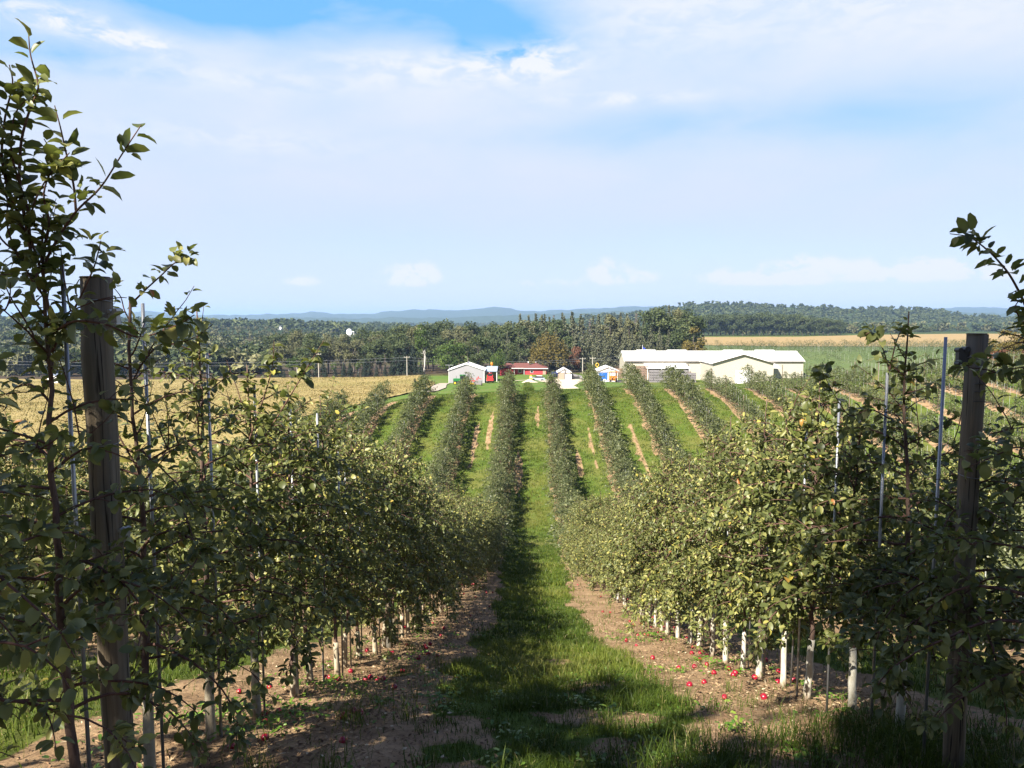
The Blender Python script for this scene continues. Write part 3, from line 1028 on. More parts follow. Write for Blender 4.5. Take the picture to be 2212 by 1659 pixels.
HI['R2'] = apple_tree_meshes(113, 3.36, True, 1.0, 30, .073, .85, 34, [local(s, xr2, yr2) for s in ([(1921, 800), (1905, 745), (1885, 715), (1870, 722)], [(1921, 800), (1935, 740), (1948, 710), (1952, 705)], [(1922, 905), (1880, 880), (1835, 905), (1800, 850), (1775, 800)])], thin=.3, upper=.6)
HI['R3'] = apple_tree_meshes(114, 2.75, True, 1.1, 32, .080, .92, 38, thin=.6, upper=.8)
HI['R4'] = apple_tree_meshes(115, 3.3, True, 1.1, 32, .080, .92, 40, thin=.55, upper=.8)
LAB = {
    'L0': 'leafy apple tree mostly cut off by the left edge of the photo',
    'L1': 'tallest apple tree, upper left, shoots rising high above the thick post into the sky',
    'L2': 'apple tree with a broken-off leader and one bare shoot, right of the thick left post',
    'L3': 'apple tree with thin straight leader standing second to the right of the thick left post',
    'L4': 'apple tree with a cream painted trunk base in full sun at lower left',
    'R0': 'dark apple tree cut off by the right edge, arching shoot against the sky',
    'R1': 'dark apple tree growing against the thick right end post',
    'R2': 'dark narrow apple tree with leafy tuft on top, left of the thick right post',
    'R3': 'apple tree whose short top ends below its sunlit steel stake, right side',
    'R4': 'apple tree with sunlit yellow-green top, just left of the shaded trees at right'}
paints = [wash_mesh(HI['R3'][3] * 0 + np.array([0, 0, 1]) * HI['R3'][3], .55 + .06 * i, 30 + i, M['white_wash']) for i in range(4)]
creams = [wash_mesh(HI['R3'][3] * np.array([0, 0, 1]), .45 + .06 * i, 40 + i, M['cream_wash']) for i in range(4)]


def own_paint(k, top, mat):
    return wash_mesh(HI[k][3], top, 60, mat)


for i, k in enumerate(('L0', 'L1', 'L2', 'L3', 'L4')):
    plant_tree(*LPOS[i], HI[k], LAB[k], G_L, 0, 1, own_paint(k, .62, M['cream_wash']) if i > 1 else None)
for i, k in enumerate(('R0', 'R1', 'R2', 'R3', 'R4')):
    plant_tree(*RPOS[i], HI[k], LAB[k], G_R, 0, 1, own_paint(k, .62, M['white_wash']))
# ---- the remaining trees of the orchard: one mass
def template(seed, n, size, H, wide):
    r = np.random.RandomState(seed)
    # leaves in clumps along invisible branches, hedge-shaped
    nb = 26
    P = []
    for i in range(nb):
        z = .45 + (H - .6) * ((i + r.rand()) / nb)
        rel = z / H
        L = np.interp(rel, [.1, .25, .55, .75, .95], [.65, .95, .92, .66, .28]) * wide * r.uniform(.6, 1.2)
        a = r.uniform(0, 6.28)
        m = max(3, int(n / nb))
        t = r.uniform(.15, 1.0, m)
        p = np.stack([cos(a) * L * t, sin(a) * L * t, z + .25 * L * t - .35 * L * t ** 2], -1) + r.normal(0, .075, (m, 3))
        P.append(p)
    P = np.concatenate(P)
    n = len(P)
    out = P * np.array([1, 1, .25]) - np.array([0, 0, .1])
    D = unit(out + r.normal(0, .5, (n, 3)))
    N = unit(np.array([0, 0, 1.0]) + .5 * unit(out) + r.normal(0, .4, (n, 3)))
    L = size * r.uniform(.65, 1.3, n)
    V, Q, T, li = leaves(LEAF_LO, P, D, N, L, L * .62, np.full(n, .5), r.uniform(0, .5, n))
    tint = np.clip(r.normal(.42, .2, n), 0, 1)
    return V, Q, tint[li]


MIDF_TRUNK = MB().tube([(0, 0, -.1), (0, 0, 1.6), (.02, 0, 3.2)], [.032, .02, .006], 6).mesh('apple_trunk', M['bark'], True)
_fb = MB()
for i in range(14):
    a_ = i * 2.4
    _fb.tube([(0, 0, .6 + .16 * i), (.4 * cos(a_), .4 * sin(a_), .75 + .16 * i), (.85 * cos(a_), .85 * sin(a_), .65 + .16 * i)], [.011, .007, .003], 3, False)
MIDF_BRANCH = _fb.mesh('apple_branches', M['twig'], True)
TPL = {'a': [template(300 + i, 1700, .115, 3.45, 1.6) for i in range(4)], 'b': [template(310 + i, 950, .15, 3.45, 1.6) for i in range(5)], 'c': [template(320 + i, 560, .19, 3.4, 1.6) for i in range(5)],
       'y': [template(330 + i, 520, .16, 2.8, 1.45) for i in range(5)]}
FART = []
for i, (V_, Q_, t_) in enumerate(TPL['b'] + [template(316, 950, .15, 3.45, 1.6)]):
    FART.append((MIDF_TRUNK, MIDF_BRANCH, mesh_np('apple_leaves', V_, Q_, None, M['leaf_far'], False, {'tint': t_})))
# everything further down the rows: a handful of trees, copied
MIDT = [apple_tree_meshes(200 + i, 3.45 + .1 * (i % 4), False, 1.38 + .08 * (i % 3), 32, .080, .85, 46, thin=.9, nshoot=9) for i in range(8)]
for m in MIDT:
    m[0].name = 'apple_trunk'
MIDN = [apple_tree_meshes(250 + i, 3.4 + .1 * (i % 4), False, 1.2 + .08 * (i % 3), 30, .076, .95, 46, thin=.65, upper=.78, nshoot=10) for i in range(7)]
print('leaves per mid tree', [len(m[2].vertices) // 5 for m in MIDT])
for row, posl, grp, near_lab, mid_lab, far_lab, k0 in (
        (ROWL, LPOS, G_L, 'slender apple tree in the left alley-side row, cream trunk showing near the fallen apples',
         'apple tree in the hedge-like downhill part of the left alley-side row', 'apple tree on the far rise, in the left alley-side row', 5),
        (ROWR, RPOS, G_R, 'slender apple tree in the right alley-side row, white trunk standing on sunlit bare soil',
         'apple tree in the hedge-like downhill part of the right alley-side row', 'apple tree on the far rise, in the right alley-side row', 5)):
    for j in range(k0, len(posl)):
        x, y = posl[j]
        lab = near_lab if y < 16 else (mid_lab if y < 50 else far_lab)
        m = (MIDN if y < 27 else (MIDT if y < 42 else FART))[rng.randint(6)]
        pm = None
        if y < 24:
            pm = (paints if row > 0 else creams)[rng.randint(4)]
        plant_tree(x, y, m, lab, grp, rng.uniform(0, 6.28), rng.uniform(.9, 1.06) if y < 42 else rng.uniform(.8, 1.1), pm, (rng.normal(0, .03), rng.normal(0, .03)))
n_ind = len(LPOS) + len(RPOS)
second = []
for xx, ya, yb, lab, grp in ((ROWR + ROW, 13.5, 47, 'apple tree on the downhill slope in the second row right of the alley', 'apple trees in the second row right of the alley'),
                             (ROWL - ROW, 8.5, 40, 'apple tree on the downhill slope in the second row left of the alley', 'apple trees in the second row left of the alley')):
    y = ya
    while y < yb and n_ind < 300:
        plant_tree(xx + rng.normal(0, .05), y, MIDT[rng.randint(len(MIDT))], lab, grp, rng.uniform(0, 6.28), rng.uniform(.85, 1.06), paints[rng.randint(4)] if xx > 0 else None, (rng.normal(0, .03), rng.normal(0, .03)))
        n_ind += 1
        second.append((xx, y))
        y += .86
print('individual apple trees', n_ind)
done_to = {ROWR + ROW: (13.5, max(y for x, y in second if x > 0)), ROWL - ROW: (8.5, max(y for x, y in second if x < 0))}


SV = []; SQ = []; ST = []; nb = 0
stakes_far = []; posts_far = []; trunks_far = []
for k in range(-9, 14):
    X = (ROWR + (k - 1) * ROW) if k >= 1 else (ROWL + k * ROW)
    if k in (0, 1):
        continue
    y = 3.0 + rng.rand()
    end = row_end(X) + rng.uniform(-.5, .8)
    young = X > 22
    while y < end:
        yy = y
        y += .9 * (1.12 if young else 1.0)
        u = 528 + F * X / yy
        if u < -330 or u > 1370:
            continue
        if X in done_to and done_to[X][0] - .5 < yy < done_to[X][1] + .5:
            continue
        if X == ROWR + ROW and yy < 13.5 or X == ROWL - ROW and yy < 8.5:
            pass
        gap = vnoise(X * 3.1 + 5, yy * .35)
        stakes_far.append((X + .08, yy))
        if (young and gap < .13) or rng.rand() < .03:
            continue
        dist = sqrt(X * X + yy * yy)
        kind = 'y' if young and dist > 45 else ('a' if dist < 36 else ('b' if dist < 66 else 'c'))
        V, Q, tt = TPL[kind][rng.randint(len(TPL[kind]))]
        a = rng.uniform(0, 6.28); s = rng.uniform(.82, 1.12)
        if kind == 'y': s *= np.interp(gap, [.22, .7], [.75, 1.1])
        c, sn = cos(a) * s, sin(a) * s
        v = np.stack([V[:, 0] * c - V[:, 1] * sn, V[:, 0] * sn + V[:, 1] * c, V[:, 2] * s], -1) + np.array([X + rng.normal(0, .08), yy + rng.normal(0, .1), gz(X, yy)])
        SV.append(v); SQ.append(Q + nb); ST.append(np.clip(tt + rng.normal(0, .07), 0, 1)); nb += len(v)
        trunks_far.append((X, yy))
print('orchard mass: trees', len(SV), 'verts', nb)
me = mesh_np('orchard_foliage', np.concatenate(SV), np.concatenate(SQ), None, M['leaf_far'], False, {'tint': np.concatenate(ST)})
om = thing('orchard_rows', 'long hedge-like rows of apple trees covering the slopes beyond the alley rows', 'orchard trees')
om['kind'] = 'stuff'
link('foliage', me, om)['kind'] = 'stuff'


def sticks(name, pts, h, r, mat, parent=None, k=4):
    """many thin uprights in one mesh; pts (x, y, height factor)"""
    V = []; Q = []
    n = 0
    P = np.array(pts, float)
    z = ground(P[:, 0], P[:, 1])
    for (x, y, f), zz in zip(P, z):
        lx, ly = rng.normal(0, .035, 2)
        for t in (0, 1):
            for j in range(k):
                a = 2 * pi * j / k
                V.append((x + r * cos(a) + lx * t, y + r * sin(a) + ly * t, zz - .1 + t * (h * f + .1)))
        for j in range(k):
            Q.append((n + j, n + (j + 1) % k, n + k + (j + 1) % k, n + k + j))
        Q.append((n + k, n + k + 1, n + k + 2, n + k + 3))
        n += 2 * k
    return link(name, mesh_np(name, V, Q, None, mat), parent)


o = sticks('trunks', [(x, y, rng.uniform(.8, 1)) for x, y in trunks_far], 1.3, .028, M['bark'], om)
o['kind'] = 'stuff'
o = sticks('tree_stakes', [(x, y, rng.uniform(.86, 1.0)) for x, y in stakes_far], 2.95, .013, M['pale_stake'])
tag(o, 'thin pale stakes standing by the trees all over the orchard slopes', 'stakes', None, 'stuff')

# ---- stakes beside the alley rows, each its own thing
STK = stake_mesh()


def stake(x, y, label, group, h=1.0):
    o = link('tree_stake', STK, None, (x, y, gz(x, y)))
    o.rotation_euler = (rng.normal(0, .012), rng.normal(0, .012), rng.uniform(0, 6))
    o.scale = (1, 1, h)
    return tag(o, label, 'stake', group)


def stake_at(dx, dytop, Y, label, group):
    p = atd(dx, dytop, Y)
    x = p[0]; h = (p[2] - gz(x, Y)) / 3.05
    o = stake(x, Y, label, group, h)
    o.rotation_euler = (0, 0, 0)
    return o


GSL = 'steel tree stakes in the left alley-side row'
GSR = 'steel tree stakes in the right alley-side row'
stake_at(133, 560, 3.62, 'steel stake running up behind the leaves, left of the thick left post', GSL)
stake_at(308, 655, 4.5, 'bare steel stake standing against the sky right of the thick left post', GSL)
stake_at(447, 762, 5.3, 'sunlit steel stake beside the straight leader of the third tree at left', GSL)
stake_at(549, 828, 6.15, 'bright steel stake showing against the tan field, fourth from the left', GSL)
stake_at(627, 878, 7.1, 'steel stake topping out just above the leaves, fifth from the left', GSL)
stake_at(685, 893, 7.9, 'short visible steel stake end, sixth from the left', GSL)
stake_at(2043, 728, 4.86, 'steel stake standing clear just left of the thick right end post', GSR)
stake_at(1917, 805, 5.6, 'steel stake behind the dark tufted apple tree at right', GSR)
stake_at(1813, 866, 6.45, 'sunlit steel stake rising over the leaves, third from the right post', GSR)
stake_at(1743, 908, 7.25, 'dark-tipped steel stake among yellow-green leaves at right', GSR)
for posl, grp, lab in ((LPOS, GSL, 'steel stake inside the left alley-side row further downhill'), (RPOS, GSR, 'steel stake inside the right alley-side row further downhill')):
    for x, y in posl:
        if 8.3 < y < 46 or (grp == GSR and 7.6 < y <= 8.3):
            stake(x + .07 + rng.normal(0, .02), y + .06, lab, grp, rng.uniform(.78, .93))

# ---- trellis posts
PR = np.random.RandomState(5)


def post_mesh(h, r0, r1, k=18, ztop=None):
    b = MB()
    n = 9
    zs = np.linspace(-.4, h, n)
    pts = [(PR.normal(0, .004), PR.normal(0, .004), z) for z in zs]
    b.tube(pts, list(np.linspace(r0, r1, n) * PR.uniform(.985, 1.015, n)), k)
    # slightly rounded rim
    b.tube([(0, 0, h - .001), (0, 0, h + .006)], [r1 * .985, r1 * .93], k)
    return b.mesh('post', M['post'], True)


def end_post(dx, dy, Y, r0, r1, label):
    p = atd(dx, dy, Y)
    base = gz(p[0], Y)
    h = p[2] - base
    t = thing('trellis_end_post', label, 'wooden post', (p[0], Y, base), 0, 'thick wooden end posts of the trellis rows')
    link('post', post_mesh(h, r0, r1, 24), t)
    wb = MB()
    for z0, tl in ((h - .14, .02), (h - .9, -.012)):
        ring = [((r1 + .004) * cos(a), (r1 + .004) * sin(a), z0 + tl * cos(a + 1)) for a in np.linspace(0, 2 * pi, 25)]
        wb.tube(ring, .0022, 5, False)
    wb.build('wire_wrap', M['wire'], t)
    return t, p, h


LP, lp, lh = end_post(205, 600, 3.95, .080, .0775, 'thick weathered wooden post at left, top above the hills, lit along one edge')
RP, rp, rh = end_post(2110, 722, 4.68, .064, .060, 'thick dark wooden post at right, notched, with a black wire tensioner')


def tensioner(parent, x, z, s=1.0, mat=None):
    b = MB()
    b.box(x - .03 * s, x + .03 * s, -.02, .02, z - .045 * s, z + .03 * s)
    b.cyl((x - .022 * s, 0, z + .035 * s), (0, 1, 0), .016 * s, .05, 10)
    b.cyl((x + .02 * s, 0, z + .04 * s), (0, 1, 0), .018 * s, .05, 10)
    b.cyl((x - .02 * s, 0, z - .05 * s), (0, 1, 0), .014 * s, .05, 10)
    b.cyl((x + .02 * s, 0, z - .05 * s), (0, 1, 0), .012 * s, .05, 10)
    return b.build('wire_tensioner', mat or M['plastic'], parent)


tensioner(LP, .095, lh - .21, .8, M['steel'])
tensioner(LP, .095, lh - 1.42, .7, M['steel'])
tensioner(RP, -.085, rh - .135, 1.0)
nb_ = MB()
for zz in (rh - .31, rh - .36, rh - .42):
    MB().box(-.035, .04, -.0655, -.058, zz, zz + .004).build('notch', M['plastic'], RP)
POSTS = [post_mesh(2.75, .052, .045, 12), post_mesh(2.6, .05, .044, 12)]
for X, ya, yb, st, lab, grp in ((ROWL, 11.3, 92, 8.2, 'wooden trellis post inside the left alley-side row', 'trellis posts of the left alley-side row'),
                                (ROWR, 11.9, 92, 8.2, 'wooden trellis post inside the right alley-side row', 'trellis posts of the right alley-side row'),
                                (ROWL - ROW, 56, 92, 8.2, 'wooden trellis post in the second row left of the alley', 'trellis posts of the second left row'),
                                (ROWR + ROW, 48, 98, 8.2, 'wooden trellis post in the second row right of the alley', 'trellis posts of the second right row'),
                                (ROWR + 2 * ROW, 44, 98, 8.2, 'wooden trellis post in the third row right of the alley', 'trellis posts of the third right row'),
                                (ROWR + 3 * ROW, 46, 98, 7.5, 'wooden trellis post in the fourth row right of the alley', 'trellis posts of the fourth right row'),
                                (ROWR + 4 * ROW, 44, 98, 7.5, 'wooden trellis post in the fifth row right of the alley', 'trellis posts of the fifth right row'),
                                (ROWR + 5 * ROW, 44, 99, 7.5, 'wooden trellis post in the sixth row right of the alley', 'trellis posts of the sixth right row'),
                                (ROWR + 6 * ROW, 44, 103, 7.0, 'wooden trellis post in the rows on the right-hand hillside', 'trellis posts on the right-hand hillside'),
                                (ROWR + 7 * ROW, 50, 103, 7.0, 'wooden trellis post in the rows on the right-hand hillside', 'trellis posts on the right-hand hillside'),
                                (ROWR + 8 * ROW, 60, 103, 7.0, 'wooden trellis post in the rows on the right-hand hillside', 'trellis posts on the right-hand hillside'),
                                (ROWR + 9 * ROW, 66, 103, 7.0, 'wooden trellis post in the rows on the right-hand hillside', 'trellis posts on the right-hand hillside')):
    for y in np.arange(ya, yb, st):
        o = link('trellis_post', POSTS[rng.randint(2)], None, (X + .1, y + .4, gz(X, y)))
        o.rotation_euler = (rng.normal(0, .02), rng.normal(0, .02), rng.uniform(0, 6))
        o.scale = (1.15, 1.15, rng.uniform(1.0, 1.14) if X > 15 else 1.0)
        tag(o, lab, 'wooden post', grp)
# trellis wires at the two alley rows
for X, y0w, h0, lab in ((ROWL, 3.95, lh - .21, 'thin trellis wire strung along the left alley-side row'), (ROWR, 4.68, rh - .14, 'thin trellis wire strung along the right alley-side row')):
    pts = [(X + (.09 if X < 0 else -.03), y0w, gz(X, y0w) + h0)]
    for y in np.arange(y0w + 7.3, 70, 8.2):
        pts.append((X + .05, y, gz(X, y) + 2.55))
    tag(MB().tube(pts, .0022, 4).build('trellis_wire', M['wire']), lab, 'wire')

# ---- fallen apples
ap = MB()
prof = [(0.0, .026), (.010, .031), (.022, .033), (.034, .022), (.0385, .004), (.036, -.014), (.027, -.029), (.014, -.035), (.006, -.032), (0, -.030)]
k = 14
V = []
for (r, z) in prof:
    for j in range(k):
        a = 2 * pi * j / k
        V.append((max(r, .0004) * cos(a), max(r, .0004) * sin(a), z))
ap.add(V, [(i * k + j, (i + 1) * k + j, (i + 1) * k + (j + 1) % k, i * k + (j + 1) % k) for i in range(len(prof) - 1) for j in range(k)])
AP = ap.mesh('apple', M['apple'], True)
STEM = MB().tube([(0, 0, .026), (.003, 0, .038), (.009, .002, .046)], [.0016, .0013, .0018], 5).mesh('stem', M['bark'], True)
ar = np.random.RandomState(31)


def apple(x, y, label, group, stem=True):
    s = ar.uniform(.74, 1.0)
    o = link('fallen_apple', AP, None, (x, y, gz(x, y) + .028 * s + (fbm(np.array([x * .9]), np.array([y * .9]), 3)[0] - .5) * .14 * np.clip((45 - y) / 25, 0, 1)))
    o.rotation_euler = (ar.uniform(0, 2.4), ar.uniform(0, 1.5), ar.uniform(0, 6.28))
    o.scale = (s, s, s * ar.uniform(.92, 1.02))
    tag(o, label, 'apple', group)
    if stem: link('stem', STEM, o)


def ground_hit(dx, dy):
    """where the line of sight of a photograph point meets the land"""
    r = atd(dx, dy, 1.0)
    lo, hi = 2.0, 60.0
    for Y in np.arange(3, 60, .1):
        p = r * Y
        if p[2] < gz(p[0], Y):
            return p[0], Y
    return None


AL = 'red apple fallen on the sunlit soil under the left row at lower left'
for dx, dy in ((573, 1605), (602, 1533), (572, 1537), (630, 1535), (658, 1530), (573, 1568), (713, 1468), (703, 1470), (724, 1471), (763, 1548), (778, 1545), (742, 1560), (742, 1616), (415, 1625), (500, 1625), (250, 1612), (583, 1490), (517, 1500), (790, 1470), (800, 1465), (852, 1485), (870, 1452), (880, 1395), (925, 1418), (945, 1425), (905, 1430)):
    h = ground_hit(dx, dy)
    if h: apple(*h, AL, 'fallen apples under the left row')
ARR = 'red apple fallen on the sunlit bare soil under the right row'
for dx, dy in ((1565, 1502), (1466, 1449), (1410, 1420), (1400, 1376), (1405, 1358), (1455, 1362), (1483, 1380), (1497, 1403), (1517, 1410), (1528, 1415), (1494, 1411), (1527, 1440), (1500, 1445), (1630, 1470), (1655, 1425), (1682, 1452), (1713, 1472), (1650, 1508), (1435, 1355), (1385, 1350), (1356, 1295), (1372, 1320), (1380, 1330), (1340, 1275), (1256, 1245), (1240, 1228), (1262, 1248), (1230, 1215), (1222, 1200), (1470, 1345), (1448, 1342), (1462, 1346)):
    h = ground_hit(dx, dy)
    if h: apple(*h, ARR, 'fallen apples under the right row')
for i in range(64):
    y = 8 + 22 * ar.rand() ** 1.5
    if i % 2: apple(ROWL + ar.normal(.35, .45), y, 'red apple lying further down under the left row', 'fallen apples further down under the left row', y < 14)
    else: apple(ROWR - .3 + ar.normal(0, .45), y, 'red apple lying further down under the right row', 'fallen apples further down under the right row', y < 14)
# ------------------------------------------------------------------ grass, weeds, litter
gr = np.random.RandomState(77)


def micro(x, y):
    nr = np.clip((45 - y) / 25, 0, 1) * np.clip((y + 30) / 10, 0, 1)
    return nr * (fbm(x * .9, y * .9, 3) - .5) * .14


def grow(x0, x1, y0, y1, dens, h, w, keepbare=0.03, tintbase=.4, seed=0):
    n = int((x1 - x0) * (y1 - y0) * dens)
    x = gr.uniform(x0, x1, n); y = gr.uniform(y0, y1, n)
    b = bare(x, y)
    # clumps: grass stands in tufts of different height
    tuft = fbm(x * 2.3 + 3, y * 2.3 + 8, 3)
    keep = gr.rand(n) < np.clip((1 - b) * (0.35 + 1.1 * np.clip((tuft - .3) * 2.4, 0, 1)), keepbare, 1)
    x, y, tuft = x[keep], y[keep], tuft[keep]
    n = len(x)
    hh = h * np.clip(gr.lognormal(0, .35, n), .4, 2.2) * np.interp(tuft, [.3, .5, .7], [.55, .95, 1.5])
    return x, y, hh, np.full(n, w)


def blades(parts):
    x = np.concatenate([p[0] for p in parts]); y = np.concatenate([p[1] for p in parts])
    h = np.concatenate([p[2] for p in parts]); w = np.concatenate([p[3] for p in parts])
    n = len(x)
    z = ground(x, y) + micro(x, y) - .01
    a = gr.uniform(0, 2 * pi, n); lean = gr.uniform(.1, .95, n)
    dx, dy = np.cos(a), np.sin(a)
    b = gr.uniform(0, 2 * pi, n)
    sx, sy = np.cos(b), np.sin(b)
    B = np.stack([x, y, z], -1)
    S = np.stack([sx, sy, sx * 0], -1) * (w * .5)[:, None]
    mid = B + np.stack([dx * lean * .3 * h, dy * lean * .3 * h, .6 * h], -1)
    tip = B + np.stack([dx * lean * .95 * h, dy * lean * .95 * h, h * (1 - .42 * lean ** 2)], -1)
    V = np.stack([B - S, B + S, mid + S * .75, mid - S * .75, tip], 1).reshape(-1, 3)
    i = np.arange(n) * 5
    q = np.stack([i, i + 1, i + 2, i + 3], -1); t = np.stack([i + 3, i + 2, i + 4], -1)
    dry = fbm(x * .33 + 9, y * .2 + 1, 3)
    tint = np.clip(gr.normal(.36, .17, n) + np.clip((dry - .5) * 1.5, -.2, .4), 0, .86)
    tint = np.where(gr.rand(n) > .965, gr.uniform(.88, 1, n), tint)
    return V, q, t, np.repeat(tint, 5)


parts = [grow(-2.3, 2.9, 3.0, 8.0, 2900, .075, .0065), grow(-2.3, 2.9, 8.0, 13.0, 1700, .08, .009), grow(-2.0, 2.6, 13, 26, 620, .09, .016), grow(-1.9, 2.4, 26, 60, 190, .11, .032),
         grow(-1.9, 2.4, 60, 99, 110, .13, .045),
         grow(-7.6, -2.3, 4.0, 12.0, 600, .10, .010), grow(2.9, 9, 5.0, 13.0, 500, .10, .010)]
for k in range(-3, 6):
    if k == 0: continue
    c = ALLEY + k * ROW
    parts.append(grow(c - 2.0, c + 2.0, 45 if abs(k) > 1 else 30, 99, 60, .14, .05))
# taller rough grass at the foot of the right row, and ragged tufts in the foreground
m = 3800
x = gr.normal(2.9, .5, m); y = gr.normal(5.0, .5, m)
parts.append((x, y, gr.uniform(.08, .30, m), np.full(m, .007)))
m = 1300
x = gr.normal(1.15, .3, m); y = gr.normal(4.6, .35, m)
parts.append((x, y, gr.uniform(.12, .32, m), np.full(m, .007)))
for i in range(70):
    cx, cy = gr.uniform(-1.9, 2.3), gr.uniform(3.6, 12)
    m = gr.randint(25, 60)
    parts.append((cx + gr.normal(0, .07, m), cy + gr.normal(0, .07, m), gr.uniform(.1, .26, m), np.full(m, .006)))
# the dry unmown strip at the foot of the alley
m = 7000
y = gr.uniform(99, 160, m); x = gr.normal(0, .28, m) + .1 - (y - 99) * .004
parts.append((x, y, gr.uniform(.25, .75, m), np.full(m, .08)))
V, q, t, ti = blades(parts)
print('grass blades', len(V) // 5)
tag(link('grass', mesh_np('grass', V, q, t, M['blade'], False, {'tint': ti})), 'green grass of the alleys, short and ragged with dry stalks', 'grass', None, 'stuff')

# low broad-leaved weeds on the soil strips
P = []; D = []; N = []; L = []
spots = [(gr.choice([-1, 1]), 0) for _ in range(170)]
for i, (sd_, _) in enumerate(spots):
    yy = 4 + 14 * gr.rand() ** 1.4
    xx = (ROWL + gr.normal(.1, .6)) if sd_ < 0 else (ROWR + gr.normal(.0, .6))
    if i < 46:
        xx, yy = gr.uniform(-1.7, 2.2), gr.uniform(3.8, 10)
    if i in range(46, 60):
        xx, yy = gr.normal(-2.5, .3), gr.uniform(4.2, 6.5)
    m = gr.randint(14, 46)
    rr = gr.uniform(.05, .20)
    px = xx + gr.normal(0, rr, m); py = yy + gr.normal(0, rr, m)
    pz = ground(px, py) + micro(px, py) + gr.uniform(.005, .07, m)
    a = gr.uniform(0, 2 * pi, m)
    P.append(np.stack([px, py, pz], -1)); D.append(np.stack([np.cos(a), np.sin(a), gr.uniform(-.1, .7, m)], -1))
    N.append(np.stack([gr.normal(0, .35, m), gr.normal(0, .35, m), np.ones(m)], -1)); L.append(gr.uniform(.025, .065, m))
P, D, N, L = (np.concatenate(a) for a in (P, D, N, L))
V, Q, T, li = leaves(LEAF_MID, P, unit(D), unit(N), L, L * .5, np.full(len(P), .5), gr.uniform(0, .5, len(P)))
M['weed'] = leaf_mat('weed_leaf', [(0.0, (0.055, 0.12, 0.014)), (0.6, (0.10, 0.19, 0.022)), (1.0, (0.19, 0.26, 0.04))], under=(.12, .17, .06), trans=.3)
tag(link('weeds', mesh_np('weeds', V, Q, T, M['weed'], True, {'tint': gr.rand(len(P))[li]})), 'low leafy weeds scattered on the soil under the trees', 'weeds', None, 'stuff')

# dry leaves, twigs and straw lying on the bare soil
n = 52000
yy = 3.2 + 17 * gr.rand(n) ** 1.5
xx = np.where(gr.rand(n) < .5, ROWL + gr.normal(.25, .75, n), ROWR + gr.normal(-.2, .75, n))
xx = np.where(gr.rand(n) < .12, gr.uniform(-1.6, 2.2, n), xx)
k_ = gr.rand(n) < bare(xx, yy) + .08
xx, yy = xx[k_], yy[k_]; n = len(xx)
a = gr.uniform(0, 2 * pi, n)
straw = gr.rand(n) < .6
L = np.where(straw, gr.uniform(.03, .15, n), gr.uniform(.025, .06, n))
Wd = np.where(straw, .005, L * .5)
P = np.stack([xx, yy, ground(xx, yy) + micro(xx, yy) + gr.uniform(.006, .024, n)], -1)
D = np.stack([np.cos(a), np.sin(a), gr.normal(0, .12, n)], -1)
N = np.stack([gr.normal(0, .3, n), gr.normal(0, .3, n), np.ones(n)], -1)
V, Q, T, li = leaves(LEAF_LO, P, unit(D), unit(N), L, Wd, np.full(n, .4), gr.uniform(0, .6, n))
tint = np.clip(gr.normal(.4, .28, n), 0, 1)
tag(link('litter', mesh_np('litter', V, Q, None, M['litter'], False, {'tint': tint[li]})), 'dry leaves, straw and twigs on the bare soil under the trees', 'litter', None, 'stuff')

# ------------------------------------------------------------------ fields, yard, lawn, drive
sheet('lawn', [(-31, 96), (-23, 100), (-8, 99.5), (6, 99.5), (14, 103), (16, 140), (34, 150), (34, 222), (60, 245), (-40, 246), (-30, 214), (-26, 170), (-29, 130)], .05, M['lawn'], 1.5, 'mown green lawn between the orchard and the farm buildings')
field_out = [(-34, 52), (-31, 70), (-31, 98), (-27.5, 132), (-23.5, 165), (-27, 212), (-32, 230), (-36, 247), (-60, 253), (-120, 262), (-260, 275), (-340, 200), (-200, 120), (-120, 60), (-70, 44), (-50, 42)]
sheet('crop_field', field_out, .32, M['soy'], 1.6, 'tan ripening bean field left of the orchard', 'structure', .22)
sheet('yard', [(5.0, 113), (8.2, 113.5), (9.4, 150), (15, 200), (30, 214), (30, 224), (8, 224), (3.5, 214), (2.5, 200), (6.0, 160)], .09, M['gravel'], 1.5, 'pale gravel yard in front of the sheds')
sheet('driveway', [(-26, 213), (-25.9, 196), (-22.8, 170), (-20.6, 150), (-18.8, 132), (-16.3, 132), (-17.5, 150), (-19.2, 170), (-22.0, 196), (-22.9, 206), (-22.9, 213)], .22, M['track'], 1.5, 'pale gravel drive curving past the grey shed')
sheet('lane', [(-9, 214.0), (3.4, 214.0), (3.4, 216.6), (-9, 216.6)], .10, M['gravel'], 1.5, 'narrow pale lane crossing behind the lawn')
sheet('far_field', [(85, 440), (140, 405), (200, 395), (420, 390), (640, 430), (640, 640), (420, 700), (300, 660), (215, 600), (100, 610)], .35, M['stubble'], 7, 'wide tan grain field beyond the barn at right', 'structure', .3)
sheet('orchard_slope', [(72, 246), (100, 236), (140, 232), (240, 225), (420, 240), (420, 392), (200, 396), (140, 406), (85, 441)], .12, M['far_green'], 5, 'green slope of young orchard behind the barn')

# bean plants standing all over the field
n = 130000
px_, py_ = gr.uniform(-200, -27, n), 44 + 210 * gr.rand(n) ** 1.15
from mathutils.geometry import intersect_point_tri_2d


def inside(poly, X, Y):
    c = np.zeros(len(X), bool)
    for (xa, ya), (xb, yb) in zip(poly, poly[1:] + poly[:1]):
        if ya == yb: continue
        s = ((ya > Y) != (yb > Y)) & (X < (xb - xa) * (Y - ya) / (yb - ya) + xa)
        c ^= s
    return c


k_ = inside(field_out, px_, py_) & (px_ / py_ > -.78)
px_, py_ = px_[k_], py_[k_]
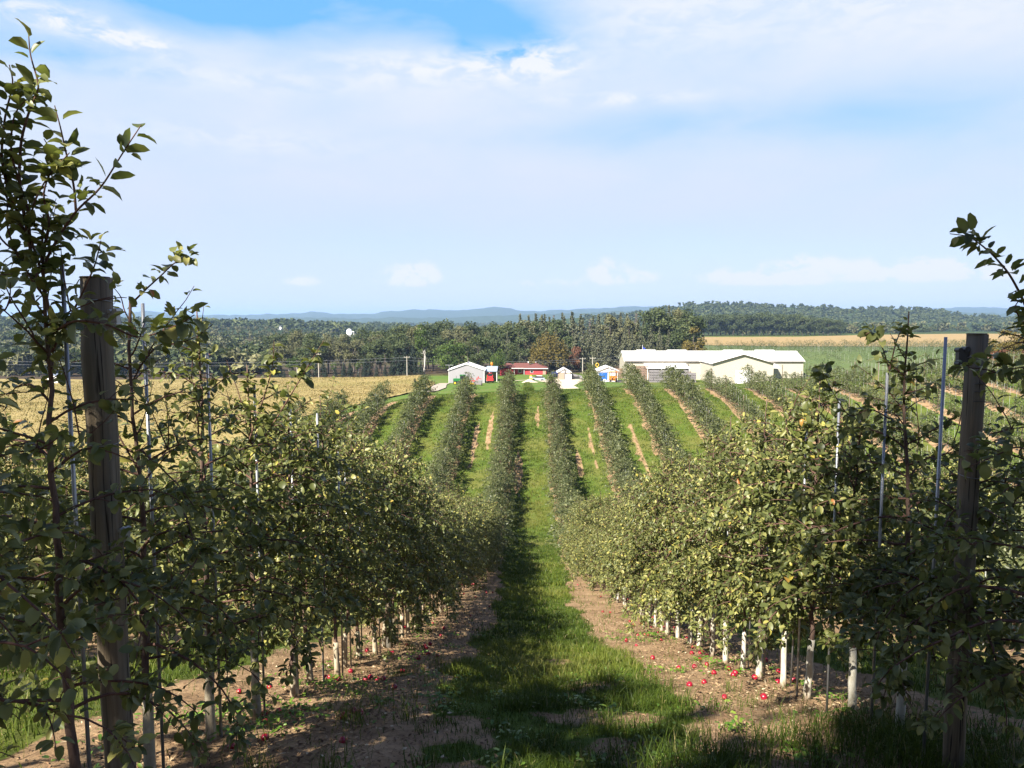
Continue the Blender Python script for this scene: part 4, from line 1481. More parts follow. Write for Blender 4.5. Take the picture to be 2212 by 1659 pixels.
# sown in lines that run across the slope, with thin gaps
row_ph = (px_ * .35 + py_ * .94) / .9
py_ = py_ - ((row_ph % 1.0) - .5) * .9 * .55
gap = fbm(px_ * .05 + 3, py_ * .12, 3)
k_ = gr.rand(len(px_)) < np.where(gap > .55, .55, 1.0)
px_, py_ = px_[k_], py_[k_]
n = len(px_)
a = gr.uniform(0, 2 * pi, n)
P = np.stack([px_, py_, ground(px_, py_) + .30], -1)
D = np.stack([np.cos(a) * .6, np.sin(a) * .6, gr.uniform(.3, 1.0, n)], -1)
N = np.stack([gr.normal(0, .6, n), gr.normal(-.2, .6, n), np.ones(n)], -1)
L = gr.uniform(.16, .42, n)
V, Q, T, li = leaves(LEAF_LO, P, unit(D), unit(N), L, L * .8, np.full(n, .6), gr.uniform(0, .6, n))
tint = np.clip(gr.normal(.5, .15, n) + (gap[k_] - .5) * 1.0, 0, 1)
tag(link('bean_plants', mesh_np('bean_plants', V, Q, None, M['soy_plant'], False, {'tint': tint[li]})), 'tan drying bean plants covering the field at left', 'crop', None, 'stuff')

# young orchard in lines on the slope behind the barn
SV = []; SQ = []; ST = []; nb = 0
pts = []
for r_ in range(26):
    x = 66 + r_ * 9.5
    for y in np.arange(246, 392, 2.2):
        if gr.rand() < .12: continue
        xx = x + (y - 246) * .10
        if not inside([(74, 247), (100, 238), (140, 234), (240, 228), (420, 244), (420, 388), (200, 392), (140, 402), (88, 437)], np.array([xx]), np.array([y]))[0]: continue
        u = 528 + F * xx / y
        if u > 1250: continue
        V, Q, tt = TPL['y'][gr.randint(5)]
        sl = gr.choice(len(Q), 130, False); V = V.reshape(-1, 4, 3)[sl].reshape(-1, 3); Q = np.arange(520).reshape(130, 4); tt = tt.reshape(-1, 4)[sl].ravel()
        s = gr.uniform(.8, 1.4)
        a = gr.uniform(0, 6.28); c, sn = cos(a) * s * 1.2, sin(a) * s * 1.2
        v = np.stack([V[:, 0] * c - V[:, 1] * sn, V[:, 0] * sn + V[:, 1] * c, V[:, 2] * s * 1.3 - .2], -1)
        v = v + np.array([xx, y, gz(xx, y) + .1])
        SV.append(v); SQ.append(Q + nb); ST.append(tt); nb += len(v)
        if gr.rand() < .35: pts.append((xx, y, 1))
om2 = link('young_orchard_rows', mesh_np('young_orchard_rows', np.concatenate(SV), np.concatenate(SQ), None, M['crown'], False, {'tint': np.concatenate(ST)}))
tag(om2, 'lines of small dark green trees on the slope behind the barn', 'orchard trees', None, 'stuff')
tag(sticks('slope_stakes', pts, 3.0, .022, M['pale_stake']), 'faint pale stakes on the young orchard slope behind the barn', 'stakes', None, 'stuff')

# ------------------------------------------------------------------ big trees


def quads_of(P, out, size, r, flat=.55):
    n = len(P)
    N = unit(unit(out) * flat + r.normal(0, .55, (n, 3)) + np.array([0, 0, .25]))
    D = unit(np.cross(N, r.normal(0, 1, (n, 3))))
    L = size * r.uniform(.6, 1.4, n)
    return leaves(LEAF_LO, P - D * (L * .5)[:, None], D, N, L, L * .8, r.uniform(.2, .9, n), r.uniform(0, .5, n))


def broadleaf(seed, H=16, Wd=11, base=.22, n=2600, size=.55, lumps=26, mat='crown', bark='tree_bark', squash=1.0, multi=1):
    r = np.random.RandomState(seed)
    P = []; O = []; T = []
    cz = H * (base + 1) / 2; hz = H * (1 - base) / 2
    wood = MB()
    for i in range(multi):
        ox = r.normal(0, .5) * (multi > 1); oy = r.normal(0, .5) * (multi > 1)
        top = H * (.5 if multi > 1 else .8)
        tp = [(ox + r.normal(0, .1) * j, oy + r.normal(0, .1) * j, top * j / 6 - .3 * (j == 0)) for j in range(7)]
        wood.tube(tp, [H * .02 * (1 - .13 * j) / sqrt(multi) for j in range(7)], 8)
    for i in range(lumps):
        u = r.normal(0, 1, 3); u /= np.linalg.norm(u)
        rr = r.uniform(.45, .88)
        c = np.array([u[0] * Wd / 2 * rr, u[1] * Wd / 2 * rr, cz + u[2] * hz * rr * squash])
        f = (c[2] - H * base) / (H * (1 - base))
        c[:2] *= np.interp(f, [0, .3, .7, 1], [.72, 1.02, .9, .55])
        s = r.uniform(.22, .36) * Wd / 2 * 1.15
        m = int(n / lumps)
        v = r.normal(0, 1, (m, 3)); v = unit(v) * (r.rand(m, 1) ** .35) * s * np.array([1.1, 1.1, .85])
        P.append(c + v); O.append(v + 0.35 * (c - np.array([0, 0, cz])))
        T.append(np.clip(r.normal(r.normal(.45, .16), .13, m), 0, 1))
        if i % 3 == 0:
            wood.tube([(0, 0, H * (base + .05)), tuple(c * np.array([.5, .5, 1]) - np.array([0, 0, .12 * H])), tuple(c)], [H * .008, H * .005, H * .002], 5)
    P = np.concatenate(P); O = np.concatenate(O); T = np.concatenate(T)
    V, Q, _, li = quads_of(P, O, size, r)
    return wood.mesh('tree_trunk', M[bark], True), mesh_np('tree_crown', V, Q, None, M[mat], False, {'tint': T[li]}), (V, Q, T[li])


def spruce(seed, H=14, Wd=5.5, n=2000, size=.5, mat='needle', base=.06, thin=1.0):
    r = np.random.RandomState(seed)
    P = []; O = []
    wood = MB().tube([(0, 0, -.3), (0, 0, H * .5), (0, 0, H)], [H * .014, H * .009, .02], 7)
    lv = int(H * 1.7)
    for i in range(lv):
        f = (i + r.rand() * .6) / lv
        z = H * (base + (1 - base) * f)
        R_ = Wd / 2 * (1 - f) ** .85 * r.uniform(.75, 1.1) + .12
        nbm = r.randint(6, 10)
        for b_ in range(nbm):
            a = r.uniform(0, 6.28)
            m = max(2, int(n / lv / nbm * (1.7 - 1.4 * f)))
            t = r.uniform(.12, 1, m) ** .8
            p = np.stack([np.cos(a) * R_ * t, np.sin(a) * R_ * t, z - .22 * R_ * t + r.normal(0, .06, m)], -1) + r.normal(0, .10, (m, 3)) * thin
            P.append(p); O.append(np.stack([np.full(m, cos(a)), np.full(m, sin(a)), np.full(m, .5)], -1))
    P = np.concatenate(P); O = np.concatenate(O)
    V, Q, _, li = quads_of(P, O, size, r, .4)
    T = np.clip(r.normal(.45, .2, len(P)), 0, 1)
    return wood.mesh('tree_trunk', M['tree_bark'], True), mesh_np('tree_crown', V, Q, None, M[mat], False, {'tint': T[li]}), (V, Q, T[li])


def willow(seed, H=13, Wd=12):
    r = np.random.RandomState(seed)
    wood = MB().tube([(0, 0, -.3), (.2, .1, H * .3), (.3, 0, H * .6)], [.4, .3, .15], 8)
    P = []; O = []
    for i in range(150):
        a = r.uniform(0, 6.28); t = sqrt(r.rand())
        x, y = cos(a) * Wd / 2 * t, sin(a) * Wd / 2 * t
        top = H * (1 - .40 * t ** 2.2) * r.uniform(.86, 1.0)
        ln = top * r.uniform(.35, .8)
        m = 26
        s = r.rand(m)
        P.append(np.stack([x * (1 + .08 * s) + r.normal(0, .3, m), y * (1 + .08 * s) + r.normal(0, .3, m), top - ln * s], -1))
        O.append(np.stack([np.full(m, cos(a)), np.full(m, sin(a)), np.full(m, .3)], -1))
    P = np.concatenate(P); O = np.concatenate(O)
    V, Q, _, li = quads_of(P, O, .5, r, .6)
    T = np.clip(r.normal(.45, .2, len(P)), 0, 1)
    return wood.mesh('tree_trunk', M['tree_bark'], True), mesh_np('tree_crown', V, Q, None, M['crown_gold'], False, {'tint': T[li]}), None


KIND = {}
KIND['broad'] = [broadleaf(400 + i, 16, 11, .16, 3000, .58, 30) for i in range(4)]
KIND['maple'] = [broadleaf(420 + i, 13, 11.5, .10, 3400, .50, 34, 'crown_bright') for i in range(2)]
KIND['olive'] = [broadleaf(430 + i, 17, 8.5, .24, 2400, .52, 24, 'crown_olive') for i in range(3)]
KIND['aspen'] = [broadleaf(440 + i, 18, 7.0, .34, 2000, .48, 22, 'crown_bright', 'birch_bark', 1.0, 2) for i in range(2)]
KIND['spruce'] = [spruce(450 + i, 13, 6.0) for i in range(3)]
KIND['larch'] = [spruce(460 + i, 18, 6.2, 2200, .5, 'needle_grey', .12, 1.3) for i in range(3)]
KIND['dead'] = [spruce(470 + i, 15, 3.8, 900, .36, 'needle_dead', .15, 1.6) for i in range(2)]
KIND['willow'] = [willow(480)]
KIND['gold'] = [broadleaf(490, 13, 9, .14, 2600, .5, 26, 'crown_gold')]
KIND['rust'] = [broadleaf(495, 9, 6, .05, 1700, .45, 20, 'crown_rust')]
NAMES = {'broad': 'broadleaf_tree', 'maple': 'maple_tree', 'olive': 'broadleaf_tree', 'aspen': 'aspen_tree', 'spruce': 'spruce_tree', 'larch': 'conifer_tree', 'dead': 'bare_conifer', 'willow': 'willow_tree', 'gold': 'broadleaf_tree', 'rust': 'shrub'}
CATS = {'dead': 'tree', 'rust': 'shrub'}
HT0 = {'broad': 16, 'maple': 13, 'olive': 17, 'aspen': 18, 'spruce': 13, 'larch': 18, 'dead': 15, 'willow': 13, 'gold': 13, 'rust': 9}
HT = {}
for k_, v_ in KIND.items():
    tops = []
    for m_ in v_:
        co = np.empty(len(m_[1].vertices) * 3, np.float32); m_[1].vertices.foreach_get('co', co)
        tops.append(np.percentile(co[2::3], 99.3))
    HT[k_] = float(np.mean(tops))
fr = np.random.RandomState(9)


def big_tree(kind, x, y, H, label, group=None, wide=1.0, dz=0.0, zb=None):
    tr, cr, _ = KIND[kind][fr.randint(len(KIND[kind])) if zb is None and y > 0 else 0]
    s = H / HT[kind]
    t = thing(NAMES[kind], label, CATS.get(kind, 'tree'), (x, y, (gz(x, y) if zb is None else zb) + dz), fr.uniform(0, 6.28), group)
    t.scale = (s * wide, s * wide, s)
    link('trunk', tr, t); link('crown', cr, t)
    return t


def px_x(px, Y):
    return at(px, 384, Y)[0]


# skyline of the wood behind the farm (1024 px wide picture): x -> height of tree tops
SKY = [(255, 352), (275, 333), (300, 329), (330, 326), (345, 328.5), (356, 329.5), (380, 324), (394, 322), (425, 319), (458, 322), (480, 322), (505, 319), (540, 317), (570, 315), (600, 318), (625, 317), (645, 312), (665, 309), (682, 313), (694, 325), (700, 340)]
SX = np.array([a for a, b in SKY]); SYy = np.array([b for a, b in SKY])


def wood_row(Y, x0, x1, stp, kinds, lab, grp, drop=(0, 6), lift=0.0):
    px = x0
    while px < x1:
        y = Y + fr.uniform(-4, 4)
        x = px_x(px, y)
        top = np.interp(px, SX, SYy) + fr.uniform(*drop) + lift
        zt = at(px, top, y)[2]
        H = zt - gz(x, y)
        k = kinds[fr.randint(len(kinds))]
        l = lab[k] if isinstance(lab, dict) else lab
        big_tree(k, x, y, H, l, grp[k] if isinstance(grp, dict) else grp, wide=fr.uniform(.85, 1.15) * (1.0 if H > 14 else 1.15))
        px += stp * fr.uniform(.75, 1.3)


LB = {'broad': 'dark rounded broadleaf tree in the wood behind the grey shed and red house', 'olive': 'tall dull olive-green tree in the wood behind the farm buildings', 'larch': 'grey-green tall conifer in the wood left of the long white-roofed barn',
      'spruce': 'dark spruce along the wooded edge of the tan field', 'dead': 'bare greyish conifer standing out in the wood behind the red house', 'aspen': 'tree with pale white trunk at the wooded edge of the tan field'}
LG = {'broad': 'dark broadleaf trees of the wood behind the farm', 'olive': 'olive-green trees of the wood behind the farm', 'larch': 'grey-green conifers of the wood behind the farm', 'spruce': 'spruces at the edge of the tan field', 'dead': 'bare conifers of the wood behind the farm', 'aspen': 'pale-trunked trees at the edge of the tan field'}
# back rows of the wood
wood_row(330, 262, 545, 15, ['broad', 'broad', 'olive'], LB, LG, (0, 7))
wood_row(305, 262, 560, 16, ['broad', 'olive', 'olive'], LB, LG, (3, 12))
wood_row(322, 520, 694, 7.5, ['larch', 'larch', 'larch', 'larch', 'dead'], LB, LG, (-4, 3))
wood_row(302, 525, 688, 8, ['larch', 'larch', 'larch', 'larch', 'olive', 'broad'], LB, LG, (-1, 8))
wood_row(282, 268, 470, 13, ['olive', 'broad', 'olive'], LB, LG, (8, 20))
wood_row(282, 480, 690, 9, ['larch', 'larch', 'larch', 'broad'], LB, LG, (10, 22))
wood_row(268, 520, 690, 14, ['larch', 'larch', 'spruce'], {**LB, 'spruce': 'low dark spruce in front of the conifers between the red house and the barn'}, {**LG, 'spruce': 'spruces between the red house and the barn'}, (20, 34))
wood_row(266, 262, 430, 8.5, ['spruce', 'spruce', 'spruce', 'aspen', 'dead'], {**LB, 'dead': 'bare reddish-grey conifer at the wooded edge of the tan field'}, {**LG, 'dead': 'bare conifers at the edge of the tan field'}, (26, 36))
wood_row(259, 264, 425, 7.5, ['spruce'], LB, LG, (33, 42))
# trees that stand out around the farm
for px, top, Y, k, wd, lab in ((424, 325, 258, 'aspen', .95, 'tall tree with two bright white trunks left of the round maples'),
                               (450, 341, 246, 'maple', 1.12, 'large bright green maple right behind the left end of the grey shed'),
                               (478, 335, 250, 'broad', 1.05, 'dark broadleaf tree rising behind the ridge of the grey shed'),
                               (497, 350, 242, 'maple', .75, 'green tree with drooping limbs between the grey shed and the red house'),
                               (512, 343, 258, 'broad', .8, 'dark tree standing over the left end of the red house'),
                               (549, 334, 258, 'willow', .95, 'broad golden-brown willow behind the right end of the red house'),
                               (575, 347, 262, 'rust', .8, 'rust-red tree right of the golden willow'),
                               (688, 311, 268, 'broad', .9, 'tall dark tree at the right end of the wood above the barn roof'),
                               (694, 328, 258, 'gold', .9, 'bronze-green tree at the right end of the wood, behind the barn'),
                               (655, 309, 300, 'broad', 1.0, 'dark rounded tree topping the wood above the barn roof')):
    x = px_x(px, Y)
    big_tree(k, x, Y, at(px, top, Y)[2] - gz(x, Y), lab, None, wd)
# the dark hedge-like wood beyond the far tan field
for i, px in enumerate(np.arange(690, 836, 8.5)):
    for rr in range(2):
        Y = 662 + 22 * rr + fr.uniform(-5, 5)
        top = np.interp(px, [690, 720, 760, 800, 835], [315, 313.5, 312.5, 314, 319]) + fr.uniform(0, 4)
        x = px_x(px + 4 * rr, Y)
        big_tree('broad', x, Y, at(px, top, Y)[2] - gz(x, Y) + 1, 'dark tree in the straight-edged wood beyond the tan field above the barn', 'trees of the straight-edged wood beyond the barn', 1.25, -1)
# rough trees and brush along the right edge
for px, top, Y, k, wd, lab in ((1000, 331, 118, 'gold', 1.2, 'yellow-green bushy tree behind the thick right post'), (1022, 322, 124, 'gold', 1.1, 'taller olive bushy tree cut by the right edge of the photo'), (1045, 318, 128, 'olive', 1.3, 'olive tree beyond the right edge'),
                               (985, 352, 112, 'rust', 1.5, 'low russet brush left of the yellow-green bushy tree'), (1004, 350, 109, 'rust', 1.8, 'low russet brush in front of the yellow-green bushy tree'), (1030, 350, 110, 'rust', 1.9, 'russet brush at the very right edge')):
    x = px_x(px, Y)
    big_tree(k, x, Y, at(px, top, Y)[2] - gz(x, Y), lab, None, wd)
# shrubs at the foot of the rows and field edge
for px, top, Y, k, H_, lab in ((424, 377, 214, 'broad', 2.6, 'round dark bush at the corner of the tan field by the drive'), (415, 379, 208, 'spruce', 2.0, 'small dark bush at the field corner'), (382, 388, 92, None, 0, '')):
    if k is None: continue
    x = px_x(px, Y)
    big_tree(k, x, Y, H_, lab, None, 1.6)
# unseen trees added behind the viewer to shade the nearest trees and cut skylight
for x, y, H, w_ in ((-6.0, -1.0, 8.1, .54), (-5.0, -10.5, 20.0, .74), (-2.6, -4.4, 9.0, .78), (-4.5, -17.5, 20.0, .8), (4, -20, 14, 1.0), (12, -20, 13.5, 1.0), (20, -19, 13, 1.0), (28, -18, 13, 1.0), (-19, -26, 15, 1.0), (-28, -27, 15, 1.0)):
    big_tree('broad', x, y, H, 'tall unseen tree added behind the viewer for its shade', 'unseen shade trees added behind the viewer', w_)

# ---- distant woods as one mass


def woods(name, lab, X, Y, Hh, mat, seed, nq=110, size=.12, wide=.85):
    r = np.random.RandomState(seed)
    tpl = []
    for s in range(5):
        m = nq
        lump = r.normal(0, 1, (9, 3)); lump = unit(lump) * r.uniform(.4, .75, (9, 1))
        c = lump[r.randint(9, size=m)]
        v = c + unit(r.normal(0, 1, (m, 3))) * .36 * r.rand(m, 1) ** .4
        v[:, :2] *= .5 * wide; v[:, 2] = v[:, 2] * .5 + .46
        O = v - np.array([0, 0, .5])
        V, Q, _, li = quads_of(v, O, size * 1.7, r, .7)
        tpl.append((V, Q, np.clip(r.normal(.45, .17, m), 0, 1)[li]))
    SV = []; SQ = []; ST = []; nb = 0
    Z = ground(X, Y)
    for x, y, z, h in zip(X, Y, Z, Hh):
        V, Q, t = tpl[r.randint(5)]
        a = r.uniform(0, 6.28); w_ = r.uniform(.85, 1.3)
        c, sn = cos(a) * h * w_, sin(a) * h * w_
        SV.append(np.stack([V[:, 0] * c - V[:, 1] * sn + x, V[:, 0] * sn + V[:, 1] * c + y, V[:, 2] * h + z - .06 * h], -1))
        SQ.append(Q + nb); ST.append(np.clip(t + r.normal(0, .2), 0, 1)); nb += len(V)
    me = mesh_np(name, np.concatenate(SV), np.concatenate(SQ), None, mat, False, {'tint': np.concatenate(ST)})
    return tag(link(name, me), lab, 'woods', None, 'stuff')


wr = np.random.RandomState(21)


def scatter(n, x0, x1, y0, y1, mask=None, pxlim=(-250, 1280)):
    Y = y0 + (y1 - y0) * wr.rand(n) ** .8
    pxs = wr.uniform(x0, x1, n)
    X = (pxs - 528) / F * Y
    return X, Y


# left: woods between the field and the hills, thinning to a ridge
X1, Y1 = scatter(420, -240, 262, 285, 420)
X2, Y2 = scatter(1700, -240, 420, 420, 900)
X = np.concatenate([X1, X2]); Y = np.concatenate([Y1, Y2])
H_ = wr.uniform(9, 15, len(X))
cap = np.interp(528 + F * X / Y, [-250, 0, 110, 150, 190, 262, 300], [325, 325, 325, 327, 330, 331, 330])
zt = (318 - cap) / F * Y
H_ = np.minimum(H_, np.maximum(zt - ground(X, Y) + wr.uniform(-3, 1.5, len(X)), 5))
woods('wood', 'mixed woods beyond the tan field at left', X[::2], Y[::2], H_[::2], M['crown'], 51, 150, .11)
woods('wood', 'olive trees mixed into the woods beyond the tan field at left', X[1::2], Y[1::2], H_[1::2], M['crown_olive'], 52, 150, .11)
# left ridge
n = 520
pxs = wr.uniform(-250, 150, n); Y = wr.uniform(700, 980, n); X = (pxs - 528) / F * Y
H_ = wr.uniform(12, 18, n)
cap = np.interp(pxs, [-250, 0, 60, 100, 130, 150], [315, 317, 315, 317, 323, 328]) + wr.uniform(0, 5, n)
H_ = np.clip((318 - cap) / F * Y - ground(X, Y), 9, 26)
woods('wooded_ridge', 'dark wooded ridge at the far left', X, Y, H_, M['crown'], 53, 150, .10)
# right: woods and the big hill
hp = np.random.RandomState(4)


def hill_top(px):
    return np.interp(px, [560, 600, 640, 672, 690, 720, 740, 770, 800, 830, 860, 890, 910, 935, 955, 990, 1060, 1300], [314, 311.5, 308.5, 302.5, 299.5, 299, 299, 301.5, 302.5, 303.5, 304.5, 304.5, 305.5, 307, 311, 313, 312, 310])


n = 3800
pxs = wr.uniform(585, 1290, n); Y = 820 + 690 * wr.rand(n) ** .65; X = (pxs - 528) / F * Y
f = (Y - 820) / 680
top = hill_top(pxs) * f + (1 - f) * 334 + wr.uniform(-1, 3, n)
H_ = wr.uniform(12, 19, n)
ZH = (318 - top) / F * Y - H_
# the hill itself
gxh = np.linspace(-.12, 1.1, 140); gyh = np.linspace(780, 1750, 60)
A, B = np.meshgrid(gxh, gyh)
pxg = 528 + F * A
ff = np.clip((B - 820) / 680, 0, 1)
tz = hill_top(pxg) * ff + (1 - ff) * 334
hz = (318 - tz) / F * np.minimum(B, 1500) - 11 - np.clip((B - 1500) / 250, 0, 1) ** 2 * 60 - np.clip((820 - B) / 40, 0, 1) * 25
hz = hz - np.clip((.04 - A) / .14, 0, 1) * 40
idh = np.arange(A.size).reshape(A.shape)
qh = np.stack([idh[:-1, :-1], idh[:-1, 1:], idh[1:, 1:], idh[1:, :-1]], -1).reshape(-1, 4)
tag(link('hill', mesh_np('hill', np.stack([A * B, B, hz + (fbm(A * 30, B * .02, 3) - .5) * 4], -1), qh, None, M['far_hill'], True)), 'long wooded hill at right behind the barn', None, None, 'structure')
_g = ground


def ground_hill(Xq, Yq):
    return ZH


ground = ground_hill
sel = hp.rand(n)
woods('wooded_hill', 'tree-covered hill rising at right behind the barn', X, Y, H_, M['crown'], 54, 100, .13)
ground = _g
n = 1100
pxs = wr.uniform(690, 1290, n); Y = 720 + 200 * wr.rand(n); X = (pxs - 528) / F * Y
clump = fbm(X * .012 + 2, Y * .012, 2)
k_ = clump > .36
X, Y, pxs = X[k_], Y[k_], pxs[k_]
top = np.interp(pxs, [690, 860, 900, 940, 1000, 1290], [318, 319, 318, 318, 317, 316]) + wr.uniform(0, 14, len(X))
H_ = np.clip((318 - top) / F * Y - ground(X, Y), 4, 17)
woods('hedge_woods', 'pale green clumps of trees past the tan field at right', X[::2], Y[::2], H_[::2], M['crown_olive'], 55, 170, .10)
woods('hedge_woods', 'dark green clumps of trees past the tan field at right', X[1::2], Y[1::2], H_[1::2], M['crown'], 56, 170, .10)
# plain of far woods, fading
n = 2600
pxs = wr.uniform(-200, 760, n); Y = 900 + 2600 * wr.rand(n) ** 1.3; X = (pxs - 528) / F * Y
k_ = fbm(X * .004, Y * .003, 3) > .42
X, Y = X[k_], Y[k_]
Z = ground(X, Y)
H_ = np.clip(wr.uniform(10, 18, len(X)), 5, 30)
woods('far_woods', 'hazy woods spread over the plain before the blue hills', X, Y, H_, M['crown'], 57, 60, .16, 1.4)

# ---- blue hills along the horizon


def ridge(name, lab, Y, depth, prof, x0=-300, x1=1400, n=500):
    pxs = np.linspace(x0, x1, n)
    P = np.array(prof, float)
    t = (np.arange(9) / 8.0)
    V = []
    tops = np.interp(pxs, P[:, 0], P[:, 1])
    ker = np.array([.2, .6, .2])
    tops = np.convolve(np.pad(tops, 1, mode='edge'), ker, 'valid') + (fbm(pxs * .12 + Y, pxs * 0, 3) - .5) * 1.1
    for tt in list(t) + [1.12, 1.35]:
        yy = Y + depth * tt
        prof_f = np.interp(tt, [0, .25, .5, .8, 1.0, 1.12, 1.35], [0, .22, .5, .86, 1.0, .9, .1])
        x = (pxs - 528) / F * (Y + depth)
        zt = (318 - tops) / F * (Y + depth)
        z = -60 + (zt + 60) * prof_f + (fbm(x * .0016 + Y * .01, yy * .0016 + pxs * 0, 4) - .5) * 46 * prof_f * (1 - .55 * prof_f) + (vnoise(x * .02, yy * .02) - .5) * 10 * prof_f
        V.append(np.stack([x * yy / (Y + depth), np.full(n, yy), z], -1))
    V = np.array(V)
    m = V.shape[0]
    idr = np.arange(m * n).reshape(m, n)
    q = np.stack([idr[:-1, :-1], idr[:-1, 1:], idr[1:, 1:], idr[1:, :-1]], -1).reshape(-1, 4)
    return tag(link(name, mesh_np(name, V, q, None, M['far_hill'], True)), lab, None, None, 'structure')


ridge('far_hills', 'blue hills along the horizon', 5200, 1500, [(-300, 316), (90, 317), (120, 313), (146, 310.5), (170, 313.5), (200, 315), (250, 315.5), (285, 314.5), (312, 311.5), (335, 313.5), (370, 313.5), (395, 310.5), (425, 309.5), (445, 311), (465, 310), (490, 307.5), (503, 307.8), (520, 311), (540, 311.5), (560, 310.0), (585, 309.5), (620, 307), (660, 306), (700, 307), (800, 309), (900, 310), (925, 308.5), (960, 307.2), (1000, 307.5), (1060, 308), (1400, 310)])
ridge('low_hills', 'lower line of hazy hills before the blue hills', 3600, 900, [(-300, 321), (60, 320), (110, 321), (180, 318.5), (230, 319.5), (300, 318), (360, 318.5), (420, 316.5), (470, 317), (520, 315.5), (560, 314.5), (600, 313), (640, 311), (680, 310), (760, 311), (1400, 316)])
# ------------------------------------------------------------------ the farm


def sheet_metal(name, col, pitch=.9, axis='X', rough=.4, spec=.4, var=.06):
    m, w, out = new_mat(name)
    c = objco(w)
    n = w.noise(c, .35, 4, .6)
    wv = w.new('ShaderNodeTexWave', wave_type='BANDS', bands_direction=axis)
    w.l.new(c, wv.inputs[0]); wv.inputs['Scale'].default_value = 1.0 / pitch
    lo = tuple(x * (1 - var) for x in col); hi = tuple(min(.9, x * (1 + var)) for x in col)
    principled(w, out, w.mix(n, lo, hi), rough, spec, 0, bump(w, wv.outputs[0], .35, .03))
    return m


M['roof_white'] = sheet_metal('white_sheet_roof', (.80, .80, .80), .9)
M['wall_cream'] = sheet_metal('cream_sheet_wall', (.42, .385, .32), .8)
M['wall_grey'] = sheet_metal('grey_sheet_wall', (.27, .265, .285), .8)
M['roof_grey'] = sheet_metal('pale_blue_grey_roof', (.26, .30, .37), .8)
M['trim_dark'] = simple('dark_trim', (.10, .085, .07), .6)
M['trim_white'] = simple('white_trim', (.62, .62, .62), .5)
M['red_wall'] = simple('red_siding', (.40, .045, .055), .6, .25, .12, 1.5, 0, (.3, .3, 6))
M['red_roof'] = simple('brown_red_shingles', (.13, .055, .048), .85, .1, .25, 2.5)
M['glass'] = simple('dark_window', (.02, .022, .028), .12, .6)
M['concrete'] = simple('pale_block', (.30, .235, .185), .85, .1, .12, 2)
M['grey_block'] = simple('grey_block', (.19, .18, .185), .85, .1, .15, 1.5)
M['blue_paint'] = simple('blue_door_paint', (.02, .10, .34), .45, .35, .08)
M['navy_paint'] = simple('navy_tank_paint', (.015, .025, .14), .4, .4)
M['olive_wall'] = simple('olive_siding', (.25, .23, .09), .7)
M['green_paint'] = simple('tractor_green', (.012, .13, .03), .35, .5, .1)
M['yellow_paint'] = simple('machine_yellow', (.55, .36, .02), .4, .45, .08)
M['orange_paint'] = simple('machine_orange', (.60, .19, .012), .4, .45, .08)
M['red_paint'] = simple('machine_red', (.42, .018, .014), .35, .5, .08)
M['rubber'] = simple('black_rubber', (.018, .018, .019), .8, .2)
M['pole_wood'] = bark_mat('utility_pole_wood', (.30, .27, .23), (.48, .45, .40), 6)
M['flag'] = simple('blue_flag_cloth', (.03, .05, .30), .8, .1)
M['white_dome'] = simple('white_dome_paint', (.8, .8, .8), .5)
M['car_paint'] = simple('grey_blue_car_paint', (.30, .36, .42), .3, .5)


def bin_mat(name, lo, hi):
    m, w, out = new_mat(name)
    c = objco(w)
    n = w.noise(w.scalevec(c, (2, 2, 14)), 1, 4, .6)
    principled(w, out, w.ramp(n, [(.3, lo), (.7, hi)]), .85, .1)
    return m


M['bin_grey'] = bin_mat('weathered_bin_wood', (.13, .12, .125), (.24, .225, .235))
M['bin_brown'] = bin_mat('brown_bin_wood', (.15, .10, .075), (.27, .195, .15))


def gable_box(b, x0, x1, y0, y1, z0, ze, zp):
    """walls and gables, ridge along y"""
    xm = (x0 + x1) / 2
    b.prism([(x0, z0), (x1, z0), (x1, ze), (xm, zp), (x0, ze)], y0, y1)
    return b


def roof_y(b, x0, x1, y0, y1, ze, zp, over=.35, th=.14):
    """two slopes, ridge along y"""
    xm = (x0 + x1) / 2
    s = (zp - ze) / (xm - x0)
    for sgn, xe in ((-1, x0 - over), (1, x1 + over)):
        zl = zp - s * abs(xe - xm)
        poly = [(xm, zp + .03), (xe, zl + .03), (xe, zl + .03 + th), (xm, zp + .03 + th)]
        if sgn > 0: poly = poly[::-1]
        b.prism(poly[::-1], y0 - over, y1 + over)
    return b


def roof_x(b, x0, x1, y0, y1, ze, zp, over=.4, th=.14):
    """two slopes, ridge along x"""
    ym = (y0 + y1) / 2
    s = (zp - ze) / (ym - y0)
    for ye in (y0 - over, y1 + over):
        zl = zp - s * abs(ye - ym)
        poly = [(ym, zp + .03), (ye, zl + .03), (ye, zl + .03 + th), (ym, zp + .03 + th)]
        if ye < ym: poly = poly[::-1]
        b.xprism(poly[::-1], x0 - over, x1 + over)
    return b


# --- long white-roofed barn
BZ = -19.6
t = thing('barn', 'long cream barn with white metal roof and a gabled wing on its right half', 'barn', (57.5, 230, BZ))
x0, x1, y0, y1 = -27.2, 27.8, -2, 12.5
ZE, ZP = 6.3, 8.95
w_ = MB()
w_.xprism([(y0, 0), (y1, 0), (y1, ZE), ((y0 + y1) / 2, ZP), (y0, ZE)], x0, x1)
w_.build('wall', M['wall_cream'], t)
r_ = roof_x(MB(), x0, x1, y0, y1, ZE, ZP).build('roof', M['roof_white'], t)
for cx in (-19.7, -9.9, 8.0, 18.0):
    MB().box(cx - 3.0, cx + 3.0, 4.6, 5.9, ZP + .12, ZP + .5).build('ridge_vent', M['trim_white'], r_)
